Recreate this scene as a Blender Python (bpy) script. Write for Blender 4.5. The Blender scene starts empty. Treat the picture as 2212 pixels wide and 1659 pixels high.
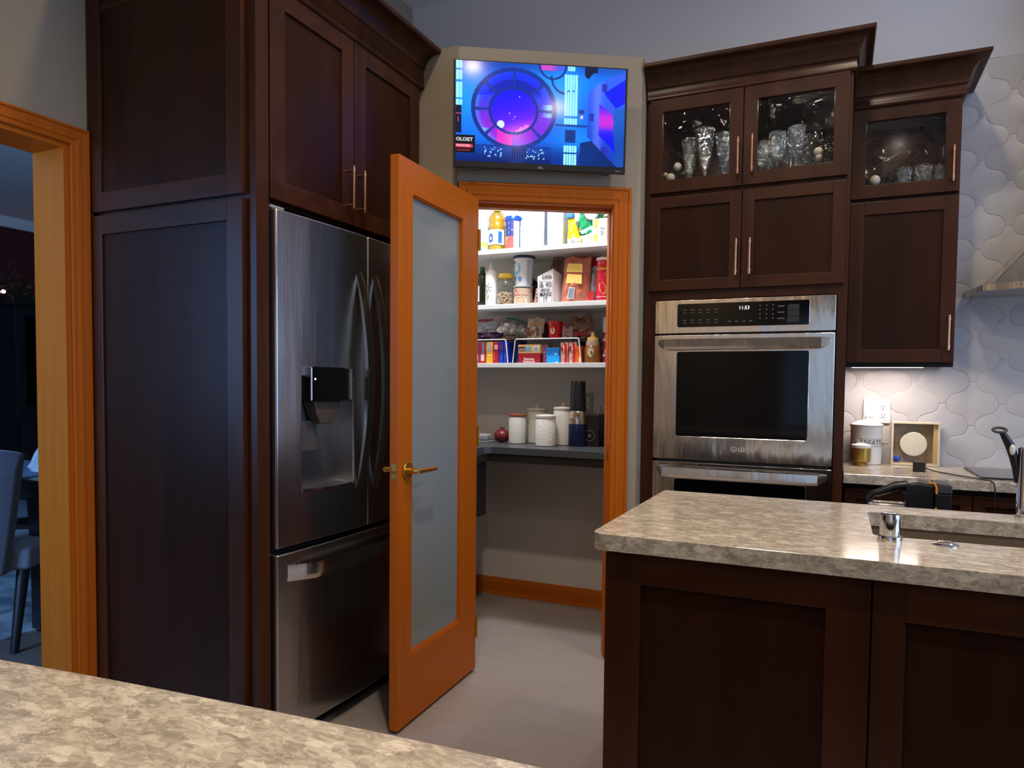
import bpy, bmesh, math, random
from mathutils import Vector as V, Matrix as M4
random.seed(11)
sc = bpy.context.scene
C = sc.collection
PI = math.pi
R = math.radians

# ---------------------------------------------------------------- camera
cd = bpy.data.cameras.new('camera')
cam = bpy.data.objects.new('camera', cd)
C.objects.link(cam)
YAW, PITCH, ROLL = 0.3973, -0.0396, 0.0121
cd.sensor_fit = 'HORIZONTAL'
cd.sensor_width = 36.0
cd.lens = 1459.91 / 2212 * 36.0
cd.shift_x = -(1193.9 - 1106) / 2212
cd.shift_y = (894.32 - 829.5) / 2212
cd.clip_start = 0.02
_f = V((-math.sin(YAW) * math.cos(PITCH), math.cos(YAW) * math.cos(PITCH), math.sin(PITCH)))
_r = V((math.cos(YAW), math.sin(YAW), 0))
_u = _r.cross(_f)
_rr = _r * math.cos(ROLL) + _u * math.sin(ROLL)
_uu = -_r * math.sin(ROLL) + _u * math.cos(ROLL)
cam.matrix_world = M4(((_rr.x, _uu.x, -_f.x, 0), (_rr.y, _uu.y, -_f.y, 0), (_rr.z, _uu.z, -_f.z, 1.2595), (0, 0, 0, 1)))
sc.camera = cam

# ---------------------------------------------------------------- world, lights, exposure
w = bpy.data.worlds.new('world'); sc.world = w
w.use_nodes = True
w.node_tree.nodes['Background'].inputs[0].default_value = (0.35, 0.5, 0.8, 1)
w.node_tree.nodes['Background'].inputs[1].default_value = 0.6
sc.view_settings.view_transform = 'Standard'
sc.view_settings.look = 'None'
sc.view_settings.exposure = 0.0
sc.view_settings.gamma = 1.0
sc.view_settings.use_curve_mapping = False
sc.cycles.max_bounces = 8
sc.cycles.transparent_max_bounces = 12
sc.cycles.caustics_reflective = False
sc.cycles.caustics_refractive = False
sc.cycles.sample_clamp_indirect = 4.0
sc.cycles.use_denoising = True

def area(name, loc, rot, size, power, color, size_y=None, shape=None, spread=180):
    l = bpy.data.lights.new(name, 'AREA')
    l.energy = power; l.color = color; l.size = size
    l.shape = shape or ('RECTANGLE' if size_y else 'DISK')
    if size_y: l.size_y = size_y
    l.spread = R(spread)
    o = bpy.data.objects.new(name, l); C.objects.link(o)
    o.location = loc; o.rotation_euler = rot
    return o

CAN_Z = 3.60
WARM = (1.0, 0.83, 0.64)
COOL = (0.38, 0.58, 1.0)
# recessed ceiling cans of the kitchen (warm)
for x, y, p, sp in [(-0.36, 0.86, 24, 130), (-1.10, 1.75, 9, 150), (0.10, 2.30, 10, 165), (1.45, 1.75, 16, 140), (0.12, -0.52, 7, 178), (1.49, -1.19, 8, 178), (1.96, -2.85, 5, 178), (-1.8, -3.9, 44, 110)]:
    area('can_light', (x, y, CAN_Z), (0, 0, 0), 0.14, p, WARM, spread=sp)
# flush lamp inside the pantry
area('pantry_lamp', (-1.50, 2.95, 2.675), (0, 0, 0), 0.22, 24, (0.88, 0.94, 1.0))
# daylight through the windows of the right wall, the rear wall and the dining room
area('daylight_right', (3.10, 1.2, 1.95), (0, R(90), 0), 2.2, 62, COOL, 2.6)
area('daylight_rear', (0.6, -4.40, 1.55), (R(90), 0, 0), 2.6, 5, (0.55, 0.72, 1.0), 1.6)
area('daylight_dining', (-3.45, -0.85, 1.7), (R(90), 0, 0), 1.3, 90, (0.24, 0.50, 1.0), 1.5)
# LED strip under the right wall cabinet, fill lamps added inside the glass-fronted cupboards to make the crystal show
area('undercabinet_led', (0.205, 3.435, 1.366), (0, 0, 0), 0.30, 2.3, (1.0, 0.84, 0.74), 0.02)
for x, y, z in ((-0.60, 3.16, 2.540), (-0.21, 3.16, 2.540), (0.245, 3.44, 2.495)):
    area('cupboard_fill', (x, y, z), (0, 0, 0), 0.022, 1.0 if z > 2.5 else 0.3, (1.0, 0.93, 0.84))

# ---------------------------------------------------------------- materials
MATS = {}
def mat(name, col=(0.5, 0.5, 0.5), rough=0.5, metal=0.0, emit=None, estr=1.0, coat=0.0, spec=0.5, alpha=None,
        var=None, bump=None, trans=0.0, sheen=0.0, aniso=0.0):
    """var = (scale xyz, amount, detail, second colour); bump = (scale xyz, strength, distance)"""
    if name in MATS: return MATS[name]
    m = bpy.data.materials.new(name); m.use_nodes = True
    nt = m.node_tree; b = nt.nodes['Principled BSDF']
    b.inputs['Base Color'].default_value = (*col, 1)
    b.inputs['Roughness'].default_value = rough
    b.inputs['Metallic'].default_value = metal
    b.inputs['Specular IOR Level'].default_value = spec
    b.inputs['Coat Weight'].default_value = coat
    b.inputs['Transmission Weight'].default_value = trans
    b.inputs['Sheen Weight'].default_value = sheen
    b.inputs['Anisotropic'].default_value = aniso
    if emit:
        b.inputs['Emission Color'].default_value = (*emit, 1); b.inputs['Emission Strength'].default_value = estr
    if aniso:
        tg = nt.nodes.new('ShaderNodeTangent'); tg.direction_type = 'RADIAL'; tg.axis = 'Z'
        nt.links.new(tg.outputs[0], b.inputs['Tangent'])
    def noise(scale, detail):
        tc = nt.nodes.new('ShaderNodeTexCoord'); mp = nt.nodes.new('ShaderNodeMapping')
        mp.inputs['Scale'].default_value = scale
        n = nt.nodes.new('ShaderNodeTexNoise'); n.inputs['Scale'].default_value = 1.0; n.inputs['Detail'].default_value = detail
        nt.links.new(tc.outputs['Object'], mp.inputs[0]); nt.links.new(mp.outputs[0], n.inputs[0])
        return n
    if var:
        n = noise(var[0], var[2])
        rp = nt.nodes.new('ShaderNodeValToRGB')
        rp.color_ramp.elements[0].position = 0.5 - var[1] / 2; rp.color_ramp.elements[1].position = 0.5 + var[1] / 2
        rp.color_ramp.elements[0].color = (*col, 1); rp.color_ramp.elements[1].color = (*var[3], 1)
        nt.links.new(n.outputs['Fac'], rp.inputs[0]); nt.links.new(rp.outputs[0], b.inputs['Base Color'])
    if bump:
        n = noise(bump[0], 4.0)
        bp = nt.nodes.new('ShaderNodeBump'); bp.inputs['Strength'].default_value = bump[1]; bp.inputs['Distance'].default_value = bump[2]
        nt.links.new(n.outputs['Fac'], bp.inputs['Height']); nt.links.new(bp.outputs[0], b.inputs['Normal'])
    MATS[name] = m
    return m

def clear_glass(name, tint=(0.96, 0.98, 0.97), wavy=0.0, wscale=9.0, gloss=0.06, edge=0.55, rough=0.03, milky=0.0):
    """thin see-through glass: transparent body with mirror reflection that grows towards the rim"""
    m = bpy.data.materials.new(name); m.use_nodes = True
    nt = m.node_tree; nt.nodes.clear()
    o = nt.nodes.new('ShaderNodeOutputMaterial'); mx = nt.nodes.new('ShaderNodeMixShader')
    t = nt.nodes.new('ShaderNodeBsdfTransparent'); t.inputs[0].default_value = (*tint, 1)
    g = nt.nodes.new('ShaderNodeBsdfGlossy'); g.inputs['Roughness'].default_value = rough
    lw = nt.nodes.new('ShaderNodeLayerWeight'); lw.inputs[0].default_value = 0.35
    mr = nt.nodes.new('ShaderNodeMapRange'); mr.inputs['To Min'].default_value = gloss; mr.inputs['To Max'].default_value = edge
    nt.links.new(lw.outputs['Facing'], mr.inputs[0]); nt.links.new(mr.outputs[0], mx.inputs[0])
    nt.links.new(t.outputs[0], mx.inputs[1]); nt.links.new(g.outputs[0], mx.inputs[2]); nt.links.new(mx.outputs[0], o.inputs[0])
    if wavy:
        tc = nt.nodes.new('ShaderNodeTexCoord'); n = nt.nodes.new('ShaderNodeTexNoise')
        n.inputs['Scale'].default_value = wscale; n.inputs['Detail'].default_value = 2.5; n.inputs['Distortion'].default_value = 1.2
        bp = nt.nodes.new('ShaderNodeBump'); bp.inputs['Strength'].default_value = 1.0; bp.inputs['Distance'].default_value = wavy
        nt.links.new(tc.outputs['Object'], n.inputs[0]); nt.links.new(n.outputs['Fac'], bp.inputs['Height'])
        nt.links.new(bp.outputs[0], g.inputs['Normal'])
    if milky:
        df = nt.nodes.new('ShaderNodeBsdfDiffuse'); df.inputs[0].default_value = (0.8, 0.82, 0.82, 1); mm = nt.nodes.new('ShaderNodeMixShader'); mm.inputs[0].default_value = milky
        nt.links.new(mx.outputs[0], mm.inputs[1]); nt.links.new(df.outputs[0], mm.inputs[2]); nt.links.new(mm.outputs[0], o.inputs[0])
    MATS[name] = m
    return m

WALL = mat('wall_paint', (0.35, 0.29, 0.21), 0.75, bump=((260, 260, 260), 0.12, 0.002))
CEIL = mat('ceiling_paint', (0.78, 0.76, 0.75), 0.9, bump=((120, 120, 120), 0.15, 0.003))
PANTRYWALL = mat('pantry_paint', (0.72, 0.665, 0.61), 0.85)
FLOOR = mat('vinyl_floor', (0.275, 0.232, 0.212), 0.42, var=((2.5, 110, 2), 0.7, 5.0, (0.36, 0.315, 0.292)), bump=((4, 260, 4), 0.15, 0.001))
DINFLOOR = mat('dining_floorboards', (0.16, 0.12, 0.10), 0.45, var=((3, 40, 2), 0.6, 4.0, (0.22, 0.17, 0.14)))
REDWALL = mat('dining_red_paint', (0.075, 0.008, 0.012), 0.8)
WHITE = mat('white_paint', (0.78, 0.78, 0.78), 0.55)
SHELF = mat('white_melamine', (0.80, 0.82, 0.84), 0.4)
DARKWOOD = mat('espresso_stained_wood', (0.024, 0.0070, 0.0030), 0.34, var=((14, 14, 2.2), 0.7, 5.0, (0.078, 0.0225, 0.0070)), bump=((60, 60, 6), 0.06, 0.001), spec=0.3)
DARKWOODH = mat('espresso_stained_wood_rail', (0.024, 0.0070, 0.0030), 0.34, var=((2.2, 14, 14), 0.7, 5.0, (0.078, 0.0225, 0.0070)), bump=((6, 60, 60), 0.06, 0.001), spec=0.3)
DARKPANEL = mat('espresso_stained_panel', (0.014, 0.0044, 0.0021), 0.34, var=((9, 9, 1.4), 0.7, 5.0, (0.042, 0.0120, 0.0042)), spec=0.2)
REVEAL = mat('dark_reveal', (0.010, 0.006, 0.005), 0.7)
ORANGE = mat('honey_stained_fir', (0.46, 0.098, 0.004), 0.42, var=((70, 70, 2.0), 0.75, 5.0, (0.56, 0.145, 0.008)), spec=0.22)
ORANGEH = mat('honey_stained_fir_rail', (0.46, 0.098, 0.004), 0.42, var=((3.0, 3.0, 70), 0.75, 5.0, (0.56, 0.145, 0.008)), spec=0.22)
STEEL = mat('brushed_steel', (0.74, 0.68, 0.60), 0.18, 1.0, aniso=0.88, bump=((6, 6, 1.2), 0.35, 0.03))
FRIDGESTEEL = mat('dark_brushed_steel', (0.52, 0.49, 0.48), 0.26, 1.0, aniso=0.75, bump=((4, 9, 0.8), 0.2, 0.02))
FRIDGEBODY = mat('fridge_body_grey', (0.045, 0.045, 0.05), 0.5)
CHROME = mat('chrome', (0.75, 0.75, 0.76), 0.08, 1.0)
COPPER = mat('copper_pull', (0.85, 0.46, 0.26), 0.25, 1.0)
BRASS = mat('satin_brass', (0.72, 0.45, 0.10), 0.28, 1.0)
BLACKGLASS = mat('black_glass', (0.003, 0.003, 0.004), 0.06, spec=0.25)
BLACK = mat('black_plastic', (0.010, 0.010, 0.011), 0.4)
SOFTBLACK = mat('black_satin', (0.012, 0.012, 0.014), 0.3)
DKGREY = mat('dark_grey_plastic', (0.05, 0.05, 0.055), 0.45)
GREY = mat('grey_plastic', (0.30, 0.30, 0.29), 0.5)
FROST = None
CERAMIC = mat('white_ceramic', (0.78, 0.76, 0.72), 0.25, coat=0.3)
CERAMICTEX = mat('embossed_white_ceramic', (0.70, 0.68, 0.64), 0.4, bump=((60, 60, 60), 0.5, 0.004))
TILE = mat('white_glazed_tile', (0.62, 0.60, 0.59), 0.30, bump=((9, 9, 9), 0.10, 0.002))
GROUT = mat('pale_grout', (0.62, 0.60, 0.58), 0.85)
SLATE = mat('slate_laminate', (0.060, 0.068, 0.075), 0.32)
SINKM = mat('taupe_composite', (0.20, 0.145, 0.085), 0.5)
PANE = clear_glass('wavy_cabinet_glass', (0.95, 0.96, 0.95), 0.012, 11.0, 0.022, 0.14, 0.02)
CRYSTAL = clear_glass('cut_crystal', (0.90, 0.92, 0.92), 0.016, 85.0, 0.22, 0.95, 0.02, 0.02)
JARGLASS = clear_glass('jar_glass', (0.93, 0.97, 0.95), 0.0, 1, 0.05, 0.5)
OILPET = clear_glass('oil_plastic', (0.86, 0.76, 0.36), 0.006, 22, 0.06, 0.5)
CLEARBAG = clear_glass('clear_film', (0.86, 0.86, 0.86), 0.02, 25, 0.10, 0.5, 0.12)

def granite():
    """cream flakes a few centimetres long packed in a grey-beige ground, with short dark flecks"""
    m = bpy.data.materials.new('speckled_quartz'); m.use_nodes = True
    nt = m.node_tree; b = nt.nodes['Principled BSDF']; L = nt.links.new
    tc = nt.nodes.new('ShaderNodeTexCoord')
    def mapped(sc_, rot):
        mp = nt.nodes.new('ShaderNodeMapping'); mp.inputs['Rotation'].default_value = (0, 0, R(rot)); mp.inputs['Scale'].default_value = sc_
        L(tc.outputs['Object'], mp.inputs[0]); return mp.outputs[0]
    def noise(vec, detail, dist, rough=0.5):
        n = nt.nodes.new('ShaderNodeTexNoise'); n.inputs['Scale'].default_value = 1.0; n.inputs['Detail'].default_value = detail
        n.inputs['Distortion'].default_value = dist; n.inputs['Roughness'].default_value = rough; L(vec, n.inputs[0]); return n
    def ramp(v, stops):
        r = nt.nodes.new('ShaderNodeValToRGB'); e = r.color_ramp.elements
        while len(e) < len(stops): e.new(0.5)
        for q, (p, c) in zip(e, stops): q.position = p; q.color = (*c, 1)
        L(v, r.inputs[0]); return r.outputs[0]
    def mixc(f, a, b_, mode='MIX'):
        x = nt.nodes.new('ShaderNodeMix'); x.data_type = 'RGBA'; x.blend_type = mode
        if isinstance(f, float): x.inputs['Factor'].default_value = f
        else: L(f, x.inputs['Factor'])
        L(a, x.inputs['A'])
        if isinstance(b_, tuple): x.inputs['B'].default_value = (*b_, 1)
        else: L(b_, x.inputs['B'])
        return x.outputs['Result']
    v1 = mapped((34, 72, 60), 14)
    wob = noise(mapped((95, 150, 120), 14), 3, 0.3)
    ad = nt.nodes.new('ShaderNodeVectorMath'); ad.operation = 'MULTIPLY_ADD'; ad.inputs[1].default_value = (0.7, 0.7, 0.7)
    L(wob.outputs['Color'], ad.inputs[0]); L(v1, ad.inputs[2])
    vo = nt.nodes.new('ShaderNodeTexVoronoi'); vo.inputs['Scale'].default_value = 1.0; L(ad.outputs[0], vo.inputs['Vector'])
    sp = nt.nodes.new('ShaderNodeSeparateColor'); L(vo.outputs['Color'], sp.inputs[0])
    cell = ramp(sp.outputs[0], [(0.0, (0.33, 0.28, 0.21)), (0.4, (0.40, 0.34, 0.26)), (0.65, (0.52, 0.445, 0.34)), (1.0, (0.84, 0.745, 0.59))])
    n1 = noise(mapped((48, 96, 75), 14), 6, 1.2, 0.6)
    soft = ramp(n1.outputs['Fac'], [(0.32, (0.29, 0.245, 0.185)), (0.47, (0.44, 0.375, 0.285)), (0.60, (0.75, 0.655, 0.51))])
    col = mixc(0.5, cell, soft)
    n2 = noise(mapped((34, 62, 50), 14), 6, 1.6, 0.65)
    ab = nt.nodes.new('ShaderNodeMath'); ab.operation = 'SUBTRACT'; ab.inputs[1].default_value = 0.5; L(n2.outputs['Fac'], ab.inputs[0])
    ac = nt.nodes.new('ShaderNodeMath'); ac.operation = 'ABSOLUTE'; L(ab.outputs[0], ac.inputs[0])
    line = ramp(ac.outputs[0], [(0.0, (1, 1, 1)), (0.026, (0, 0, 0))])
    n3 = noise(mapped((30, 40, 30), 14), 2, 0.3)
    gate = ramp(n3.outputs['Fac'], [(0.50, (0, 0, 0)), (0.60, (0.75, 0.75, 0.75))])
    fm = mixc(1.0, line, gate, 'MULTIPLY')
    col = mixc(fm, col, (0.17, 0.14, 0.105))
    L(col, b.inputs['Base Color'])
    b.inputs['Roughness'].default_value = 0.13; b.inputs['Specular IOR Level'].default_value = 0.5
    MATS['speckled_quartz'] = m
    return m
GRANITE = granite()

def frosted():
    m = bpy.data.materials.new('frosted_glass'); m.use_nodes = True
    nt = m.node_tree; nt.nodes.clear(); L = nt.links.new
    o = nt.nodes.new('ShaderNodeOutputMaterial')
    d = nt.nodes.new('ShaderNodeBsdfDiffuse'); d.inputs[0].default_value = (0.40, 0.46, 0.46, 1)
    t = nt.nodes.new('ShaderNodeBsdfTranslucent'); t.inputs[0].default_value = (0.52, 0.58, 0.58, 1)
    g = nt.nodes.new('ShaderNodeBsdfGlossy'); g.inputs['Roughness'].default_value = 0.16; g.inputs[0].default_value = (0.9, 0.9, 0.9, 1)
    m1 = nt.nodes.new('ShaderNodeMixShader'); m1.inputs[0].default_value = 0.35
    m2 = nt.nodes.new('ShaderNodeMixShader'); fr = nt.nodes.new('ShaderNodeFresnel'); fr.inputs[0].default_value = 1.5
    L(d.outputs[0], m1.inputs[1]); L(t.outputs[0], m1.inputs[2]); L(fr.outputs[0], m2.inputs[0])
    L(m1.outputs[0], m2.inputs[1]); L(g.outputs[0], m2.inputs[2]); L(m2.outputs[0], o.inputs[0])
    return m
FROST = frosted()

def vcol_mat(name, emit=0.0, rough=0.4):
    m = bpy.data.materials.new(name); m.use_nodes = True
    nt = m.node_tree; b = nt.nodes['Principled BSDF']
    a = nt.nodes.new('ShaderNodeVertexColor'); a.layer_name = 'Col'
    b.inputs['Roughness'].default_value = rough
    if emit:
        b.inputs['Base Color'].default_value = (0.01, 0.01, 0.012, 1)
        nt.links.new(a.outputs[0], b.inputs['Emission Color']); b.inputs['Emission Strength'].default_value = emit
    else:
        nt.links.new(a.outputs[0], b.inputs['Base Color'])
    return m

def flat(rgb, rough=0.5, **k):
    """plain coloured print or plastic, sRGB 0-255 in"""
    n = 'colour_%d_%d_%d_%d' % (*rgb, int(rough * 100))
    lin = tuple(((c / 255 + 0.055) / 1.055) ** 2.4 if c > 10 else c / 255 / 12.92 for c in rgb)
    return mat(n, lin, rough, **k)

# ---------------------------------------------------------------- mesh helpers
def nb(): return bmesh.new()
def box(bm, x0, x1, y0, y1, z0, z1, M=None):
    vs = [bm.verts.new(p) for p in ((x0, y0, z0), (x1, y0, z0), (x1, y1, z0), (x0, y1, z0), (x0, y0, z1), (x1, y0, z1), (x1, y1, z1), (x0, y1, z1))]
    for f in ((0, 3, 2, 1), (4, 5, 6, 7), (0, 1, 5, 4), (1, 2, 6, 5), (2, 3, 7, 6), (3, 0, 4, 7)):
        bm.faces.new([vs[i] for i in f])
    if M is not None:
        for v in vs: v.co = M @ v.co
    return bm
def prism(bm, pts, w0, w1, M=None):
    """polygon in (u, v) pushed from w0 to w1; default frame u=x, v=z, w=-y"""
    M = M or M4(((1, 0, 0, 0), (0, 0, -1, 0), (0, 1, 0, 0), (0, 0, 0, 1)))
    a = [bm.verts.new(M @ V((p[0], p[1], w0))) for p in pts]
    b = [bm.verts.new(M @ V((p[0], p[1], w1))) for p in pts]
    n = len(pts)
    bm.faces.new(a[::-1]); bm.faces.new(b)
    for i in range(n): bm.faces.new((a[i], a[(i + 1) % n], b[(i + 1) % n], b[i]))
    return bm
def lathe(bm, prof, cx=0, cy=0, cz=0, seg=28, a0=0.0, a1=2 * PI, close=True):
    full = abs(a1 - a0 - 2 * PI) < 1e-6
    n = seg if full else seg + 1
    rings = []
    for r, z in prof:
        if r < 1e-6: rings.append([bm.verts.new((cx, cy, cz + z))])
        else: rings.append([bm.verts.new((cx + r * math.cos(a0 + (a1 - a0) * i / seg), cy + r * math.sin(a0 + (a1 - a0) * i / seg), cz + z)) for i in range(n)])
    for A, B in zip(rings, rings[1:]):
        for i in range(seg):
            j = (i + 1) % n
            if len(A) == 1 and len(B) == 1: continue
            if len(A) == 1: bm.faces.new((A[0], B[j], B[i]))
            elif len(B) == 1: bm.faces.new((A[i], A[j], B[0]))
            else: bm.faces.new((A[i], A[j], B[j], B[i]))
    return bm
def cyl(bm, p0, p1, r0, r1=None, seg=16):
    p0, p1 = V(p0), V(p1); r1 = r0 if r1 is None else r1
    d = (p1 - p0); q = d.to_track_quat('Z', 'Y').to_matrix()
    A = [bm.verts.new(p0 + q @ V((r0 * math.cos(2 * PI * i / seg), r0 * math.sin(2 * PI * i / seg), 0))) for i in range(seg)]
    B = [bm.verts.new(p1 + q @ V((r1 * math.cos(2 * PI * i / seg), r1 * math.sin(2 * PI * i / seg), 0))) for i in range(seg)]
    bm.faces.new(A[::-1]); bm.faces.new(B)
    for i in range(seg): bm.faces.new((A[i], A[(i + 1) % seg], B[(i + 1) % seg], B[i]))
    return bm
def tube(bm, pts, r, seg=8, rs=None):
    pts = [V(p) for p in pts]; rings = []
    up = V((0, 0, 1))
    for i, p in enumerate(pts):
        t = (pts[min(i + 1, len(pts) - 1)] - pts[max(i - 1, 0)]).normalized()
        s = t.cross(up)
        if s.length < 1e-3: s = t.cross(V((0, 1, 0)))
        s.normalize(); n = s.cross(t); up = n
        rad = rs[i] if rs else r
        rings.append([bm.verts.new(p + (s * math.cos(2 * PI * k / seg) + n * math.sin(2 * PI * k / seg)) * rad) for k in range(seg)])
    for A, B in zip(rings, rings[1:]):
        for k in range(seg): bm.faces.new((A[k], A[(k + 1) % seg], B[(k + 1) % seg], B[k]))
    bm.faces.new(rings[0][::-1]); bm.faces.new(rings[-1])
    return bm
def ball(bm, c, r, sx=1, sy=1, sz=1, seg=14, rings=9):
    return lathe_scaled(bm, c, r, sx, sy, sz, seg, rings)
def lathe_scaled(bm, c, r, sx, sy, sz, seg, rings):
    b2 = nb()
    lathe(b2, [(r * math.sin(PI * i / rings), -r * math.cos(PI * i / rings)) for i in range(rings + 1)], seg=seg)
    for v in b2.verts: v.co = V((v.co.x * sx + c[0], v.co.y * sy + c[1], v.co.z * sz + c[2]))
    merge(bm, b2)
    return bm
def merge(bm, b2):
    mp = {}
    for v in b2.verts: mp[v] = bm.verts.new(v.co)
    for f in b2.faces:
        nf = bm.faces.new([mp[v] for v in f.verts]); nf.material_index = f.material_index
    b2.free()
    return bm
def slab(outer, holes, z0, z1):
    bm = nb(); loops = []
    for lp in [outer] + holes:
        vs = [bm.verts.new((p[0], p[1], z1)) for p in lp]
        for i in range(len(vs)): bm.edges.new((vs[i], vs[(i + 1) % len(vs)]))
    bmesh.ops.triangle_fill(bm, use_beauty=True, use_dissolve=False, edges=bm.edges[:])
    bmesh.ops.recalc_face_normals(bm, faces=bm.faces[:])
    if bm.faces[0].normal.z < 0: bmesh.ops.reverse_faces(bm, faces=bm.faces[:])
    g = bmesh.ops.extrude_face_region(bm, geom=bm.faces[:])
    bmesh.ops.translate(bm, verts=[e for e in g['geom'] if isinstance(e, bmesh.types.BMVert)], vec=(0, 0, z0 - z1))
    bmesh.ops.recalc_face_normals(bm, faces=bm.faces[:])
    return bm
def pouch(w, h, d, nx=14, nz=16, seed=0, crumple=0.006, neck=None, gather=0.0, top_flat=0.85):
    """a filled bag standing on z=0: wide in x, height z, belly in y, closed flat at the top; front is -y"""
    rnd = random.Random(seed); ph = [rnd.uniform(0, 6.28) for _ in range(8)]
    bm = nb(); front = []; back = []
    for k in range(nz + 1):
        t = k / nz; rowf = []; rowb = []
        wid = 1.0 if neck is None else 1.0 + (neck - 1.0) * max(0, (t - 0.25) / 0.75) ** 0.8
        belly = (1 - (2 * max(t, 0.15) - 0.75) ** 2 * 0.9) if t < 0.95 else 0.06
        belly = max(0.05, belly) * (1.0 if t < top_flat else max(0.05, (1 - t) / (1 - top_flat)))
        for i in range(nx + 1):
            s = i / nx; x = (s - 0.5) * w * wid
            e = max(0.0, 1 - abs(2 * s - 1) ** 2.6)
            z = t * h + (crumple * 1.5 * math.sin(9 * s + ph[0]) * t)
            c = crumple * (math.sin(13 * s + 7 * t + ph[1]) + math.sin(23 * t - 9 * s + ph[2]) + 0.6 * math.sin(31 * s + 19 * t + ph[3])) * (0.3 + 0.7 * e)
            y = d / 2 * belly * (0.15 + 0.85 * e)
            rowf.append(bm.verts.new((x, -y - c, z)))
            rowb.append(rowf[-1] if i in (0, nx) else bm.verts.new((x, y + c * 0.6, z)))
        front.append(rowf); back.append(rowb)
    for k in range(nz):
        for i in range(nx):
            bm.faces.new((front[k][i], front[k][i + 1], front[k + 1][i + 1], front[k + 1][i]))
            bm.faces.new((back[k][i + 1], back[k][i], back[k + 1][i], back[k + 1][i + 1]))
    for rw, rv in ((front[0], back[0]), (front[-1], back[-1])):
        for i in range(nx):
            q = [rw[i], rv[i], rv[i + 1], rw[i + 1]]
            qq = []
            for v in q:
                if v not in qq: qq.append(v)
            if len(qq) >= 3: bm.faces.new(qq)
    bmesh.ops.recalc_face_normals(bm, faces=bm.faces[:])
    return bm

ROOTM = {}
def root_of(o):
    while o.parent: o = o.parent
    return o
def link(o, parent=None):
    C.objects.link(o)
    if parent: o.parent = parent
    return o
def obj(name, bm, m=None, parent=None, smooth=False, bevel=0.0, bseg=2, local=False, mats=None):
    """one mesh object; world coordinates are moved into the frame of the thing it belongs to"""
    if parent is not None and not local:
        bm.transform(ROOTM.get(root_of(parent).name, M4()).inverted())
    me = bpy.data.meshes.new(name)
    bm.to_mesh(me); bm.free()
    for x in (mats or [m]): me.materials.append(x)
    if smooth:
        me.polygons.foreach_set('use_smooth', [True] * len(me.polygons)); me.set_sharp_from_angle(angle=R(38))
    o = bpy.data.objects.new(name, me)
    link(o, parent)
    if bevel:
        b = o.modifiers.new('bevel', 'BEVEL'); b.width = bevel; b.segments = bseg; b.limit_method = 'ANGLE'; b.angle_limit = R(40)
    return o
def thing(name, label, cat, loc=(0, 0, 0), rot=(0, 0, 0), group=None):
    o = bpy.data.objects.new(name, None); C.objects.link(o)
    o.empty_display_size = 0.05
    o.location = loc; o.rotation_euler = rot
    from mathutils import Euler
    ROOTM[o.name] = M4.Translation(loc) @ Euler(rot).to_matrix().to_4x4()
    return tag(o, label, cat, group)
def tag(o, label, cat, group=None):
    o['label'] = label; o['category'] = cat
    if group: o['group'] = group
    return o
def single(name, bm, m, label, cat, loc=(0, 0, 0), rot=(0, 0, 0), group=None, **k):
    """a thing that is one mesh, built in local coordinates"""
    o = obj(name, bm, m, **k); o.location = loc; o.rotation_euler = rot
    from mathutils import Euler
    ROOTM[o.name] = M4.Translation(loc) @ Euler(rot).to_matrix().to_4x4()
    return tag(o, label, cat, group)
def struct(name, bm, m, parent=None, **k):
    o = obj(name, bm, m, parent, **k)
    if parent is None: o['kind'] = 'structure'
    return o
def text_bm(s, size, align='CENTER', depth=0.0004, bold=False, shear=0.0):
    cu = bpy.data.curves.new('t', 'FONT'); cu.body = s; cu.size = size; cu.align_x = align; cu.align_y = 'CENTER'
    cu.extrude = depth; cu.resolution_u = 2; cu.shear = shear
    if bold: cu.offset = size * 0.02
    o = bpy.data.objects.new('t', cu); C.objects.link(o)
    dg = bpy.context.evaluated_depsgraph_get()
    me = bpy.data.meshes.new_from_object(o.evaluated_get(dg))
    bm = nb(); bm.from_mesh(me)
    bpy.data.objects.remove(o); bpy.data.curves.remove(cu); bpy.data.meshes.remove(me)
    return bm
def on_front(bm, x, y, z, M=None):
    """flat lettering (u, v) put on a plane facing -y at (x, y, z)"""
    for v in bm.verts:
        v.co = V((x + v.co.x, y - v.co.z, z + v.co.y))
        if M is not None: v.co = M @ v.co
    return bm
def on_cyl(bm, cx, cy, r, z, a=-PI / 2):
    """lettering bent round an upright cylinder, centred on the angle a"""
    for v in bm.verts:
        th = a + v.co.x / r
        v.co = V((cx + (r + v.co.z) * math.cos(th), cy + (r + v.co.z) * math.sin(th), z + v.co.y))
    return bm
def patch_cyl(cx, cy, r, z0, z1, a0, a1, seg=10):
    bm = nb(); lathe(bm, [(r, z0), (r, z1)], cx, cy, 0, seg, R(a0), R(a1))
    return bm
def rect_front(x0, x1, z0, z1, y, t=0.0006):
    bm = nb(); box(bm, x0, x1, y - t, y, z0, z1); return bm
def disc_front(x, z, y, r, rz=None, t=0.0006, seg=20):
    rz = rz or r
    return prism(nb(), [(x + r * math.cos(2 * PI * i / seg), z + rz * math.sin(2 * PI * i / seg)) for i in range(seg)], -y, -y + t)
def copy_tree(o, parent=None):
    c = o.copy(); C.objects.link(c); c.parent = parent
    for ch in [k for k in C.objects if k.parent == o]: copy_tree(ch, c)
    return c

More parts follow.
